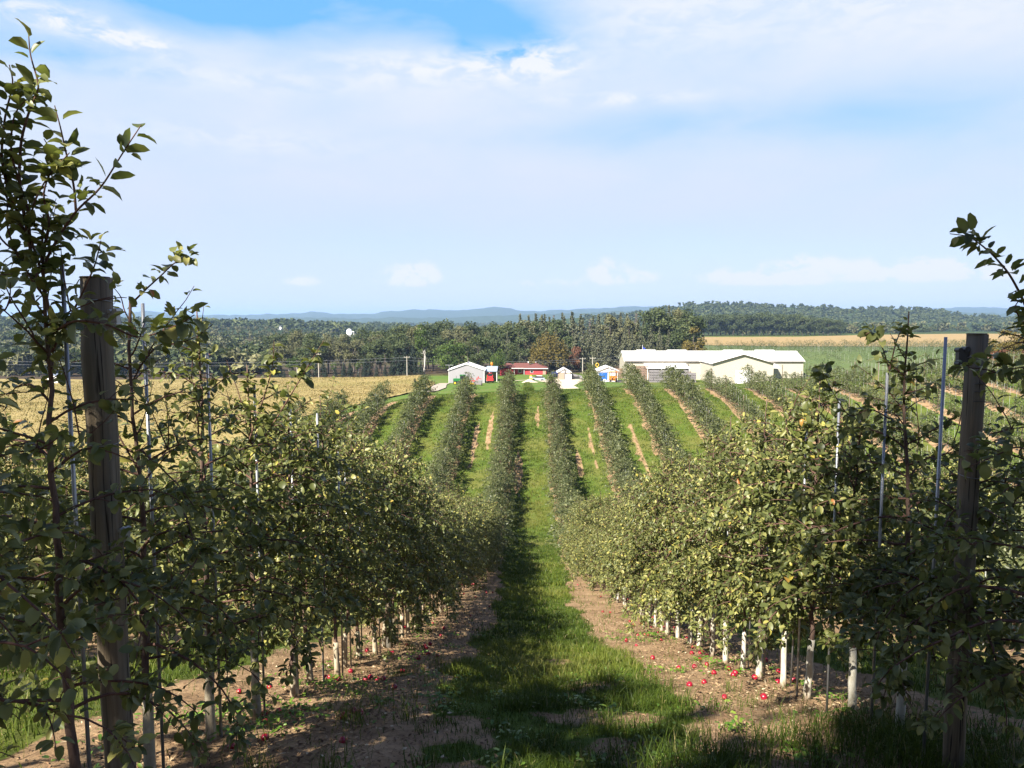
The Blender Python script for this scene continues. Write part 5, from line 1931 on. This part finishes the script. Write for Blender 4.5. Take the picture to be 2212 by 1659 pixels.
# gabled wing
wx0, wx1, wy0, wy1 = -3.6, 14.0, -16, -2.05
gable_box(MB(), wx0, wx1, wy0, wy1, 0, 6.4, 9.0).build('wing_wall', M['wall_cream'], t)
roof_y(MB(), wx0, wx1, wy0, 4.6, 6.4, 9.0, .45).build('wing_roof', M['roof_white'], t)
tb = MB()
tb.prism([(wx0 - .5, 6.22), (5.2, 8.92), (5.2, 9.1), (wx0 - .5, 6.4)], wy0 - .62, wy0 - .46)
tb.prism([(5.2, 8.92), (wx1 + .5, 6.22), (wx1 + .5, 6.4), (5.2, 9.1)], wy0 - .62, wy0 - .46)
tb.build('gable_trim', M['trim_dark'], t)
MB().box(x0 - .2, wx0 - .8, y0 - .46, y0 - .40, ZE - .32, ZE + .02).build('eave_trim', M['trim_dark'], t)
MB().box(wx1 + .8, x1 + .2, y0 - .46, y0 - .40, ZE - .30, ZE + .02).build('eave_trim', M['trim_dark'], t)
MB().box(-8.35, -8.05, y0 - .25, y0 - .03, 0, 5.3).box(-7.85, -7.6, y0 - .25, y0 - .03, 0, 5.3).build('downpipe', M['trim_dark'], t)
# sloping shelter roof on the front, and a small one on the right of the wing
aw = MB()
aw.xprism([(y0 - .05, 5.45), (y0 - 6.2, 4.5), (y0 - 6.2, 4.36), (y0 - .05, 5.30)], -21.5, -8.4)
aw.build('awning_roof', M['roof_white'], t)
aw = MB()
for cx in (-21.2, -17.0, -12.8, -8.7):
    aw.box(cx - .08, cx + .08, y0 - 6.05, y0 - 5.9, 0, 4.35)
aw.build('awning_post', M['trim_white'], t)
MB().xprism([(y0 - .05, 5.6), (y0 - 5.5, 4.6), (y0 - 5.5, 4.44), (y0 - .05, 5.44)], 14.5, 19.0).build('side_roof', M['roof_white'], t)
MB().box(3.0, 7.4, wy0 - .06, wy0 - .01, 0, 4.4).build('door', M['trim_white'], t)

# --- wooden apple bins
bb = MB()
for s in (-1, 1):
    for i in range(4):
        z = .14 + i * .165
        bb.box(-.6, .6, s * .6 - .012, s * .6 + .012, z, z + .15)
        bb.box(s * .6 - .012, s * .6 + .012, -.585, .585, z, z + .15)
for sx in (-.5, 0, .5):
    bb.box(sx - .06, sx + .06, -.6, .6, 0, .12)
bb.box(-.6, .6, -.6, .6, .121, .139)
for sx in (-.57, .57):
    for sy in (-.57, .57):
        bb.box(sx - .03, sx + .03, sy - .03, sy + .03, .13, .8)
BIN_G = bb.mesh('apple_bin', M['bin_grey']); BIN_B = bb.mesh('apple_bin', M['bin_brown'])
br = np.random.RandomState(3)


def bins(x0, y, nx_, nz, me, label, grp, z0=None, miss=()):
    for i in range(nx_):
        h = nz[i] if hasattr(nz, '__len__') else nz
        for j in range(h):
            zz = (gz(x0 + i * 1.27, y) if z0 is None else z0) + j * .80
            o = link('apple_bin', me, None, (x0 + i * 1.27 + br.normal(0, .03), y + br.normal(0, .05), zz))
            o.rotation_euler = (0, 0, br.normal(0, .02))
            tag(o, label, 'bin', grp)


bins(36.9, 219.2, 11, [5, 5, 5, 5, 5, 5, 5, 5, 5, 4, 4], BIN_G, 'weathered grey wooden apple bin stacked under the barn\'s white awning', 'grey apple bins under the awning', BZ + .1)
bins(32.2, 223.3, 4, [5, 6, 6, 6], BIN_B, 'brown wooden apple bin in the tall stack at the left end of the barn', 'brown apple bins stacked by the barn', BZ + .2)
bins(25.6, 232.5, 4, [4, 4, 4, 4], BIN_B, 'brown apple bin in the stack behind the blue-doored shed', 'brown apple bins behind the blue-doored shed', -19.2)
bins(48.3, 221.2, 2, [4, 3], BIN_B, 'brown apple bin beside the right end of the awning', 'brown apple bins beside the awning', BZ + .1)

# --- flag behind the roof
fx = px_x(642, 250)
t = thing('flagpole', 'thin white flagpole with a drooping blue flag behind the barn roof', 'flagpole', (fx, 250, gz(fx, 250)))
zt = at(642, 345.5, 250)[2] - gz(fx, 250)
MB().tube([(0, 0, -.2), (0, 0, zt)], [.09, .06], 10).ball((0, 0, zt + .08), .12).build('pole', M['trim_white'], t)
fb = MB()
n = 8
V = []
for i in range(n):
    for j in range(5):
        u_ = i / (n - 1); v_ = j / 4
        V.append((.07 + 1.7 * u_ * (1 - .25 * v_), .12 * sin(u_ * 7 + v_), zt - .2 - 1.9 * u_ * .9 - v_ * 1.6 * (1 - .25 * u_)))
fb.add(V, [(i * 5 + j, (i + 1) * 5 + j, (i + 1) * 5 + j + 1, i * 5 + j + 1) for i in range(n - 1) for j in range(4)])
fb.build('flag', M['flag'], t)

# --- grey shed with lean-to
SX0, SX1, SY = -23.4, -12.9, 215.0
sz = -19.15
t = thing('grey_shed', 'grey metal shed with white gable roof, its plain end facing the orchard', 'shed', ((SX0 + SX1) / 2, SY, sz))
hw = (SX1 - SX0) / 2
gable_box(MB(), -hw, hw, 0, 9, 0, 3.75, 5.55).build('wall', M['wall_grey'], t)
roof_y(MB(), -hw, hw, 0, 9, 3.75, 5.55, .3, .2).build('roof', M['roof_white'], t)
MB().box(-hw - .06, -hw + .08, -.07, -.01, 0, 3.6).box(hw - .08, hw + .06, -.07, -.01, 0, 3.6).build('corner_trim', M['trim_white'], t)
MB().box(-.12, .18, -.3, 9.3, 5.74, 5.86).build('ridge_cap', M['wall_grey'], t)
MB().box(hw + .02, hw + .06, 1.5, 4.6, 0, 3.0).build('side_door', M['trim_dark'], t)
t = thing('lean_to', 'low shelter with pale blue-grey roof attached to the right of the grey shed', 'shelter', (-11.0, 222, sz - .1))
MB().xprism([(-3.2, 3.2), (3.0, 4.35), (3.0, 4.47), (-3.2, 3.32)], -1.7, 1.75).build('roof', M['roof_grey'], t)
MB().box(-1.7, 1.7, 2.6, 2.72, 0, 4.2).build('wall', M['olive_wall'], t)
for x in (-.55, 1.62):
    MB().box(x - .1, x + .1, -3.0, -2.8, 0, 3.3).build('post', M['trim_white'], t)
MB().box(-.6, .35, 2.3, 2.55, 2.3, 3.6).build('sign_board', M['concrete'], t)
# orange hopper standing behind the lean-to
t = thing('hopper', 'small orange rounded hopper on a grey stand above the lean-to roof', 'hopper', (-11.3, 227, gz(-11.3, 227)))
MB().tube([(0, 0, 0), (0, 0, 4.6)], [.34, .30], 12).build('stand', M['grey_block'], t)
hb = MB()
prof = [(.03, 5.62), (.24, 5.56), (.36, 5.36), (.38, 5.1), (.36, 4.85), (.28, 4.61)]
V = []
for (r__, z) in prof:
    for j in range(14):
        V.append((r__ * cos(2 * pi * j / 14) + .1 * (5.6 - z), r__ * sin(2 * pi * j / 14), z))
hb.add(V, [(i * 14 + j, (i + 1) * 14 + j, (i + 1) * 14 + (j + 1) % 14, i * 14 + (j + 1) % 14) for i in range(5) for j in range(14)])
hb.build('bowl', M['orange_paint'], t, True)

# --- red ranch house
HX0, HX1, HY = -7.4, 6.1, 244.0
hz_ = -19.45
t = thing('red_house', 'low red ranch house with brown-red hipped roof and white eaves', 'house', (0, HY, hz_))
wb = MB()
wb.box(-.9, 6.1, 0, 8.5, 0, 2.55)
wb.box(-5.0, -.9, 2.0, 8.5, 0, 2.55)
wb.box(-9.4, -5.0, 1.0, 8.5, 0, 2.55)
wb.build('wall', M['red_wall'], t)
rf = MB()
e = .55


def hip(b, x0, x1, y0, y1, z, h, ridge_in):
    ym = (y0 + y1) / 2
    v = [(x0, y0, z), (x1, y0, z), (x1, y1, z), (x0, y1, z), (x0 + ridge_in, ym, z + h), (x1 - ridge_in, ym, z + h)]
    b.add(v, [(0, 1, 5, 4), (2, 3, 4, 5), (0, 3, 2, 1)], [(1, 2, 5), (3, 0, 4)])


hip(rf, -1.4, 6.7, -.6, 9.1, 2.75, 1.55, 4.4)
hip(rf, -5.6, 1.2, .1, 9.0, 2.78, 1.45, 1.0)
hip(rf, -9.9, -3.6, .4, 9.0, 2.76, 1.4, 2.5)
ro = rf.build('roof', M['red_roof'], t)
MB().box(-.1, .25, 4.6, 4.95, 4.0, 4.75).build('chimney', M['trim_white'], ro)
MB().box(2.6, 2.75, 4.4, 4.55, 4.1, 4.7).build('vent_pipe', M['trim_white'], ro)
MB().box(-1.4, 6.7, -.66, -.6, 2.55, 2.76).box(-5.6, -1.45, .04, .1, 2.56, 2.78).build('eave_board', M['trim_white'], t)
MB().box(-.95, 6.15, -.05, -.005, 0, .22).build('foundation', M['trim_white'], t)
f_ = MB().box(.75, 1.75, -.07, -.01, 1.2, 2.1).build('window', M['trim_white'], t)
MB().box(.85, 1.65, -.10, -.075, 1.3, 2.0).build('pane', M['glass'], f_)
f_ = MB().box(-3.3, -2.1, 1.93, 1.99, 1.0, 2.2).build('window', M['trim_white'], t)
MB().box(-3.2, -2.2, 1.90, 1.925, 1.1, 2.1).build('pane', M['glass'], f_)
MB().box(-1.8, -1.0, 1.93, 1.99, .1, 2.15).build('door', M['trim_dark'], t)
for x in (-4.6, -1.3):
    MB().box(x - .07, x + .07, .5, .64, 0, 2.6).build('porch_post', M['trim_white'], t)
MB().box(4.95, 5.95, -.06, -.01, .25, 2.3).build('garage_panel', M['concrete'], t)

# --- small pump shed with chimney
px0, px1, PY = px_x(557.4, 215), px_x(571.2, 215), 215.0
pz = gz((px0 + px1) / 2, PY) - .05
hw = (px1 - px0) / 2
t = thing('pump_shed', 'small block shed with white gable and a grey flue pipe up its front', 'shed', ((px0 + px1) / 2, PY, pz))
MB().box(-hw + .25, hw - .25, 0, 5, 0, 2.15).build('wall', M['concrete'], t)
gable_box(MB(), -hw + .2, hw - .2, -.05, 5.05, 2.16, 2.3, 3.35).build('gable', M['trim_white'], t)
roof_y(MB(), -hw + .2, hw - .2, -.05, 5.05, 2.3, 3.35, .35, .12).build('roof', M['roof_white'], t)
MB().box(-.05, .28, -.42, -.1, 0, 3.6).box(-.1, .33, -.47, -.06, 3.6, 3.75).build('flue', M['grey_block'], t)
lv = MB().box(.36, 2.1, -.35, -.15, .15, 1.75)
o = lv.build('louvre_panel', M['trim_white'], t)
for i in range(4):
    for j in range(2):
        MB().box(.55 + i * .38, .75 + i * .38, -.38, -.355, .45 + j * .6, .72 + j * .6).build('opening', M['grey_block'], o)
lx = px_x(575.5, 216)
t = thing('low_bunker', 'low grey concrete bunker with a dark slot, right of the small block shed', 'bunker', (lx, 216, gz(lx, 216)))
MB().prism([(-2.1, 0), (2.0, 0), (2.0, 1.0), (.6, 1.25), (-2.1, 1.9)], 0, 3).build('wall', M['grey_block'], t)
MB().box(-1.9, 1.2, -.05, -.01, .3, .95).build('slot', M['glass'], t)
tx = px_x(555.0, 219)
t = thing('blue_tank', 'dark blue tank standing left of the small block shed', 'tank', (tx, 219, gz(tx, 219)))
MB().cyl((0, 0, 1.5), (1, 0, 0), .85, 2.0, 18).build('body', M['navy_paint'], t, True)
MB().box(-.7, -.5, -.5, .5, 0, .75).box(.5, .7, -.5, .5, 0, .75).build('cradle', M['trim_dark'], t)

# --- blue-doored shed
bx0, bx1, BY = px_x(598.2, 214), px_x(617.6, 214), 214.0
bz = gz((bx0 + bx1) / 2, BY) - .1
hw = (bx1 - bx0) / 2
t = thing('blue_door_shed', 'white gabled shed with a tall blue sliding door on its left half', 'shed', ((bx0 + bx1) / 2, BY, bz))
gable_box(MB(), -hw, hw, 0, 7, 0, 3.25, 4.35).build('wall', M['trim_white'], t)
roof_y(MB(), -hw, hw, 0, 7, 3.25, 4.35, .4, .14).build('roof', M['roof_white'], t)
MB().box(-hw + .1, -.15, -.09, -.02, .05, 2.75).build('sliding_door', M['blue_paint'], t)
MB().box(-hw - .1, hw + .1, -.12, -.03, 2.77, 2.9).box(-.13, -.03, -.1, -.03, 2.92, 4.2).build('door_rail', M['wall_grey'], t)
MB().cyl((1.0, -.05, 3.55), (0, 1, 0), .2, .06, 12).build('vent', M['grey_block'], t)

# --- machines


def wheel(parent, x, y, r, wd, rim, ax='X'):
    b = MB()
    k = 20
    prof = [(r * .62, -wd / 2), (r * .94, -wd / 2), (r, -wd / 3), (r, wd / 3), (r * .94, wd / 2), (r * .62, wd / 2)]
    V = []
    for (rr, a) in prof:
        for j in range(k):
            th = 2 * pi * j / k
            V.append((x + a, y + rr * cos(th), r + rr * sin(th)) if ax == 'X' else (x + rr * cos(th), y + a, r + rr * sin(th)))
    b.add(V, [(i * k + j, i * k + (j + 1) % k, ((i + 1) % 6) * k + (j + 1) % k, ((i + 1) % 6) * k + j) for i in range(6) for j in range(k)])
    for j in range(k // 2):
        th = 2 * pi * j / (k // 2)
        c = (x, y + r * 1.0 * cos(th), r + r * 1.0 * sin(th)) if ax == 'X' else (x + r * cos(th), y, r + r * sin(th))
        d = wd * .42
        b.box(c[0] - (d if ax == 'X' else .05), c[0] + (d if ax == 'X' else .05), c[1] - (.05 if ax == 'X' else d), c[1] + (.05 if ax == 'X' else d), c[2] - .05, c[2] + .05)
    o = b.build('wheel', M['rubber'], parent)
    MB().cyl((x, y, r), (1, 0, 0) if ax == 'X' else (0, 1, 0), r * .60, wd * .9, 18).build('rim', rim, o)
    return o


# green tractor, side on, its front to the left
tx = px_x(459.5, 207)
t = thing('tractor', 'green farm tractor with yellow wheels in front of the grey shed', 'tractor', (tx, 207, gz(tx, 207) + .02))
bd = MB()
bd.xprism([(-.45, 1.0), (.45, 1.0), (.45, 1.62), (.3, 1.75), (-.3, 1.75), (-.45, 1.62)], -1.7, .3)
bd.box(-1.75, 1.4, -.3, .3, .75, 1.0)
bd.xprism([(-.9, 1.1), (.9, 1.1), (.9, 1.6), (-.9, 1.6)], .5, 1.9)
bd.build('body', M['green_paint'], t)
MB().box(-1.78, -1.71, -.35, .35, 1.05, 1.6).build('grille', M['trim_dark'], t)
cb = MB()
for x in (.25, 1.65):
    for y in (-.72, .72):
        cb.box(x - .05, x + .05, y - .05, y + .05, 1.6, 2.62)
cb.box(.1, 1.8, -.85, .85, 2.62, 2.82)
cb.build('cab_frame', M['green_paint'], t)
MB().box(.22, 1.66, -.69, .69, 1.62, 2.61).build('cab_glass', M['glass'], t)
MB().cyl((-.9, .25, 2.1), (0, 0, 1), .05, .8, 8).build('exhaust', M['trim_dark'], t)
for y in (-.75, .75):
    wheel(t, -1.2, y, .52, .38, M['yellow_paint'], 'Y')
for y in (-.85, .85):
    wheel(t, 1.15, y, .85, .5, M['yellow_paint'], 'Y')
# red disc harrow / implement
ix = px_x(475.0, 206)
t = thing('red_implement', 'red folded farm implement with upright arms right of the green tractor', 'implement', (ix, 206, gz(ix, 206)))
fb = MB()
fb.box(-1.9, 1.3, -.12, .12, .9, 1.1).box(-1.9, 1.3, .9, 1.1, .9, 1.1).box(-1.9, -1.7, -.1, 1.1, .9, 1.08).box(1.1, 1.3, -.1, 1.1, .9, 1.08)
fb.tube([(-1.6, 0, 1.0), (-1.3, 0, 1.9), (-.3, 0, 1.5)], .09, 6).tube([(.7, 0, 1.0), (1.0, 0, 2.3)], .13, 6).tube([(.3, 0, 1.0), (.6, 0, 2.0)], .1, 6).tube([(1.0, 0, 1.9), (1.9, 0, 1.5)], .08, 6)
fb.build('frame', M['red_paint'], t)
for x in (-1.5, -.9, -.3, .3, .9):
    MB().tube([(x, .1, 1.0), (x - .25, .1, .6), (x, .1, .1)], .05, 6).build('tine', M['red_paint'], t)
for x in (-1.2, .8):
    wheel(t, x, .5, .35, .2, M['yellow_paint'], 'Y')
ix = px_x(470.6, 198)
t = thing('yellow_mower', 'yellow low mower deck in the grass before the red implement', 'mower', (ix, 198, gz(ix, 198)))
MB().xprism([(-.5, .2), (.5, .2), (.5, .55), (.1, .7), (-.5, .6)], -.8, .8).build('deck', M['yellow_paint'], t)
MB().tube([(0, .4, .6), (0, 1.1, 1.1), (0, 1.5, 1.1)], .05, 6).build('hitch', M['yellow_paint'], t)
for x in (-.6, .6): wheel(t, x, -.45, .18, .12, M['rubber'], 'X')
ix = px_x(478.0, 200)
t = thing('lumber_pile', 'low pile of brown weathered planks beside the grey shed corner', 'planks', (ix, 200, gz(ix, 200)))
for i in range(7):
    MB().box(-1.3 + .1 * (i % 3), 1.2 + .12 * (i % 2), -.6 + .17 * i, -.46 + .17 * i, .05 + .09 * (i % 3), .13 + .09 * (i % 3)).build('plank', M['bin_brown'], t)
ix = px_x(478.6, 183)
t = thing('cart', 'small grey box cart on the lawn by the second row left', 'cart', (ix, 183, gz(ix, 183)))
MB().prism([(-.75, .45), (.75, .45), (.85, 1.35), (-.85, 1.35)], -.9, .9).build('box', M['grey_block'], t)
for y in (-.55, .55): wheel(t, .8, y, .3, .16, M['grey_block'], 'X')
for y in (-.55, .55): wheel(t, -.8, y, .3, .16, M['grey_block'], 'X')

# red track loader on a dark trailer
lx = px_x(490.0, 212)
gzl = gz(lx, 212)
t = thing('trailer', 'low dark flatbed trailer with a pale deck edge under the red loader', 'trailer', (lx, 212, gzl))
MB().box(-1.15, 1.15, -.1, 2.6, .72, .82).build('deck', M['concrete'], t)
MB().box(-1.05, 1.05, -.05, .05, .45, .72).box(-1.05, 1.05, 2.3, 2.5, .5, .72).box(-.95, -.8, 0, 2.4, .5, .72).box(.8, .95, 0, 2.4, .5, .72).build('frame', M['trim_dark'], t)
for x in (-.75, .75):
    for y in (.9, 1.7): wheel(t, x, y, .33, .22, M['grey_block'], 'X')
t = thing('track_loader', 'red compact track loader with dark cab parked on the trailer', 'loader', (lx, 213.2, gzl + .83))
bd = MB()
bd.xprism([(-.9, .35), (.9, .35), (1.0, .9), (.5, 1.25), (-.5, 1.25), (-.9, .8)], -.62, .62)
bd.build('body', M['red_paint'], t)
for sx in (-1, 1):
    b = MB()
    poly = [(-1.0, .12), (-.8, 0), (.8, 0), (1.0, .12), (1.0, .42), (.75, .6), (-.75, .6), (-1.0, .42)]
    b.xprism(poly, sx * .82 - .17, sx * .82 + .17)
    b.build('track', M['rubber'], t)
    MB().tube([(sx * .74, .9, 1.5), (sx * .74, -.4, 1.45), (sx * .74, -1.15, .75), (sx * .74, -1.25, .3)], .12, 8).build('lift_arm', M['red_paint'], t)
MB().box(-.48, .48, -.55, .45, 1.26, 2.02).build('cab', M['glass'], t)
MB().box(-.56, .56, -.62, .55, 2.03, 2.12).build('cab_roof', M['red_paint'], t)
MB().xprism([(-1.3, .05), (-1.95, .02), (-1.9, .12), (-1.4, .2), (-1.3, .7), (-1.22, .7)], -.98, .98).build('bucket', M['red_paint'], t)

# orange forklift by the blue door
ox = px_x(613.3, 210)
t = thing('forklift', 'orange forklift parked before the white half of the blue-doored shed', 'forklift', (ox, 210, gz(ox, 210)))
bd = MB()
bd.xprism([(-.2, .35), (1.4, .35), (1.5, 1.2), (.6, 1.35), (-.2, .95)], -.75, .75)
bd.build('body', M['orange_paint'], t)
gd = MB()
for x in (-.68, .68):
    gd.box(x - .05, x + .05, -.15, -.05, .95, 2.2).box(x - .05, x + .05, .95, 1.05, 1.2, 2.2)
gd.box(-.75, .75, -.2, 1.1, 2.2, 2.3)
gd.build('overhead_guard', M['orange_paint'], t)
MB().box(-.45, -.33, -.55, -.4, .1, 2.4).box(.33, .45, -.55, -.4, .1, 2.4).box(-.45, .45, -.53, -.45, .9, 1.0).build('mast', M['trim_dark'], t)
MB().box(-.4, -.25, -1.5, -.56, .12, .18).box(.25, .4, -1.5, -.56, .12, .18).build('fork', M['trim_dark'], t)
for x in (-.62, .62):
    wheel(t, x, 0.0, .36, .26, M['trim_white'], 'X'); wheel(t, x, 1.15, .3, .22, M['trim_white'], 'X')
t.scale = (1.45, 1.45, 1.35)
ox = px_x(605.0, 203)
t = thing('white_sack_heap', 'small heap of white sacks on the gravel before the blue door', 'sacks', (ox, 203, gz(ox, 203)))
for i, (x, y, z) in enumerate(((-.5, 0, .25), (.35, .1, .25), (-.05, .05, .65), (.9, .3, .25))):
    MB().ball((x, y, z), .42, 12, 8, (1.1, .8, .6)).build('sack', M['trim_white'], t, True)
# yellow machine arm behind the blue-doored shed
ox = px_x(597.0, 222)
t = thing('yellow_loader_arm', 'yellow hoop-shaped loader arm showing over the blue-doored shed roof', 'loader', (ox, 222, gz(ox, 222)))
ring = [(.42 * cos(a), 0, 4.45 + .55 * sin(a)) for a in np.linspace(0, 2 * pi, 17)]
MB().tube(ring, .10, 6, False).build('hoop', M['yellow_paint'], t)
MB().tube([(0, 0, .1), (.1, 0, 2.2), (0, 0, 3.8)], .2, 8).build('boom', M['yellow_paint'], t)
MB().box(-.9, .9, -.6, .6, .0, .8).build('base', M['yellow_paint'], t)
# car and yellow pump left of the yard
cx = px_x(537.5, 205)
t = thing('parked_car', 'grey-blue car parked by the yellow fuel pump, half hidden by a row end', 'car', (cx, 205, gz(cx, 205)))
MB().prism([(-2.1, .35), (2.1, .35), (2.15, .75), (1.9, .95), (-1.2, 1.0), (-2.1, .85)], -.85, .85).build('body', M['car_paint'], t)
MB().prism([(-.9, 1.0), (1.75, .95), (1.35, 1.45), (-.3, 1.48)], -.72, .72).build('cabin_glass', M['glass'], t)
MB().prism([(-.3, 1.485), (1.35, 1.455), (1.3, 1.52), (-.25, 1.55)], -.7, .7).build('roof', M['trim_white'], t)
for x in (-1.3, 1.3):
    for y in (-.8, .8): wheel(t, x, y, .33, .2, M['steel'], 'Y')
cx = px_x(530.9, 203)
t = thing('fuel_pump', 'small yellow upright fuel pump at the left edge of the gravel yard', 'fuel pump', (cx, 203, gz(cx, 203)))
MB().box(-.38, .38, -.3, .3, 0, 1.5).build('body', M['yellow_paint'], t)
MB().box(-.28, .28, -.33, -.305, .95, 1.35).build('dial', M['trim_white'], t)
MB().tube([(.4, 0, 1.3), (.65, 0, .9), (.5, 0, .3)], .05, 6).build('hose', M['rubber'], t)
MB().ball((0, 0, 1.62), .28, 10, 6, (1, 1, .6)).build('cap', M['yellow_paint'], t, True)
gx_ = px_x(529.5, 178)
gb = MB()
n = 18
V = []
for i in range(7):
    f = i / 6
    for j in range(n):
        a = 2 * pi * j / n
        r0 = (1 - f) ** .8 * (1.6 + .25 * sin(3 * a + 1))
        V.append((r0 * 1.3 * cos(a), r0 * sin(a), .95 * f ** 1.1 + .05 * sin(5 * a + i)))
gb.add(V, [(i * n + j, i * n + (j + 1) % n, (i + 1) * n + (j + 1) % n, (i + 1) * n + j) for i in range(6) for j in range(n)])
tag(gb.build('gravel_pile', M['gravel'], None, True, (gx_, 178, gz(gx_, 178) - .05)), 'small heap of pale gravel at the foot of the right alley-side row', 'gravel')

# --- poles and wires along the wood
poles = []
for px, top, bot, Y, lab in ((541.0 + 41.5, 357.5, 0, 250, 'pale utility pole between the small block shed and the blue-doored shed, left one'), (592.4, 357, 0, 252, 'pale utility pole behind the hedge top left of the blue-doored shed, right one'), (319.0, 353, 0, 255, 'pale pole at the wooded edge of the tan field'), (407.2, 356, 0, 253, 'dark utility pole left of the bright green maple')):
    x = px_x(px, Y); z = gz(x, Y)
    h = at(px, top, Y)[2] - z
    t = thing('utility_pole', lab, 'pole', (x, Y, z))
    MB().tube([(0, 0, -.5), (0, 0, h)], [.17, .11], 10).build('pole', M['pole_wood'], t)
    MB().box(-1.0, 1.0, -.07, .07, h - .5, h - .38).build('crossarm', M['pole_wood'], t)
    for xx in (-.9, 0, .9):
        MB().cyl((xx, 0, h - .27), (0, 0, 1), .05, .2, 8).build('insulator', M['trim_white'], t)
for pts_, lab in (([(0, 361, 262), (200, 363, 258), (407, 357.5, 253)], 'pale power line crossing before the wood at left, upper strand'), ([(0, 364, 262), (200, 366, 258), (407, 360.5, 253)], 'pale power line crossing before the wood at left, lower strand'),
                  ([(407, 357.5, 253), (500, 361.5, 252), (582.5, 359, 250)], 'pale power line passing over the red house, upper strand'), ([(407, 360.5, 253), (500, 363.5, 252), (582.5, 361, 250)], 'pale power line passing over the red house, lower strand'),
                  ([(592.4, 358.5, 252), (610, 357.5, 248), (626, 354.5, 240)], 'pale power line running from the right pole to the barn, upper strand'), ([(592.4, 360.5, 252), (610, 360.0, 248), (626, 357.5, 240)], 'pale power line running from the right pole to the barn, lower strand')):
    P_ = np.array([at(*p) for p in pts_])
    tt = np.linspace(0, 1, 25)
    L_ = [P_[0] * (1 - s) * (1 - 2 * s) + P_[1] * 4 * s * (1 - s) + P_[2] * s * (2 * s - 1) for s in tt]
    tag(MB().tube(L_, .022, 4).build('power_line', M['steel']), lab, 'power line')
ax_ = px_x(449.2, 218)
t = thing('antenna_mast', 'thin T-shaped antenna mast at the left corner of the grey shed', 'antenna', (ax_, 218, gz(ax_, 218)))
MB().tube([(0, 0, 0), (0, 0, 5.3)], .06, 8).build('mast', M['steel'], t)
MB().tube([(-1.2, 0, 5.3), (1.2, 0, 5.3)], .04, 6).tube([(-.6, -.5, 5.3), (-.6, .5, 5.3)], .03, 6).tube([(.6, -.4, 5.3), (.6, .4, 5.3)], .03, 6).build('crossbar', M['steel'], t)
# far white dome over the woods
dx_ = px_x(350.3, 700)
t = thing('silo', 'tiny white domed silo showing above the wood left of centre', 'silo', (dx_, 700, gz(dx_, 700)))
zt = at(350.3, 328.6, 700)[2] - gz(dx_, 700)
MB().tube([(0, 0, 0), (0, 0, zt - 2.2)], 2.6, 18).build('tower', M['white_dome'], t, True)
MB().ball((0, 0, zt - 2.3), 2.5, 18, 10, (1, 1, .85)).build('dome', M['white_dome'], t, True)
MB().box(2.6, 4.6, -.6, .6, zt - 3.3, zt - 2.7).box(4.2, 4.5, -.2, .2, 0, zt - 3.6).build('chute', M['white_dome'], t)
for px, py, Y, s, lab in ((252, 324.0, 1500, 7, 'white speck of a far farmhouse on the hazy plain'), (281, 326.8, 900, 5, 'pale roof of a far farmhouse among the trees at left')):
    x = px_x(px, Y); z = at(px, py, Y)[2]
    t = thing('farmhouse', lab, 'house', (x, Y, z - 5))
    gable_box(MB(), -s / 2, s / 2, 0, 7, -6, 4, 6.5).build('wall', M['white_dome'], t)
    roof_y(MB(), -s / 2, s / 2, 0, 7, 4, 6.5, .4, .2).build('roof', M['roof_white'], t)
wx_ = at(52, 373, 246)
t = thing('white_shack', 'tiny white shack at the far edge of the tan field, far left', 'shed', (wx_[0], 246, gz(wx_[0], 246)))
gable_box(MB(), -1.8, 1.8, 0, 4, 0, 2.4, 3.3).build('wall', M['trim_white'], t)
roof_y(MB(), -1.8, 1.8, 0, 4, 2.4, 3.3, .3, .1).build('roof', M['roof_grey'], t)
MB().box(-.5, .5, -.06, -.01, .1, 2.0).build('door', M['glass'], t)

# ------------------------------------------------------------------ the air
HAZE = 1.15e-4
hb = MB().box(-15000, 15000, -250, 24000, -90, 125)
hm, hw_, hout = new_mat('air_haze')
pv = hw_.new('ShaderNodeVolumePrincipled')
pv.inputs['Color'].default_value = (0.42, 0.63, 1.0, 1)
pv.inputs['Density'].default_value = HAZE
pv.inputs['Anisotropy'].default_value = 0.1
hw_.l.new(pv.outputs[0], hout.inputs['Volume'])
tag(hb.build('haze', hm), 'thin blue summer haze lying over the whole land', None, None, 'stuff')
bpy.context.view_layer.update()
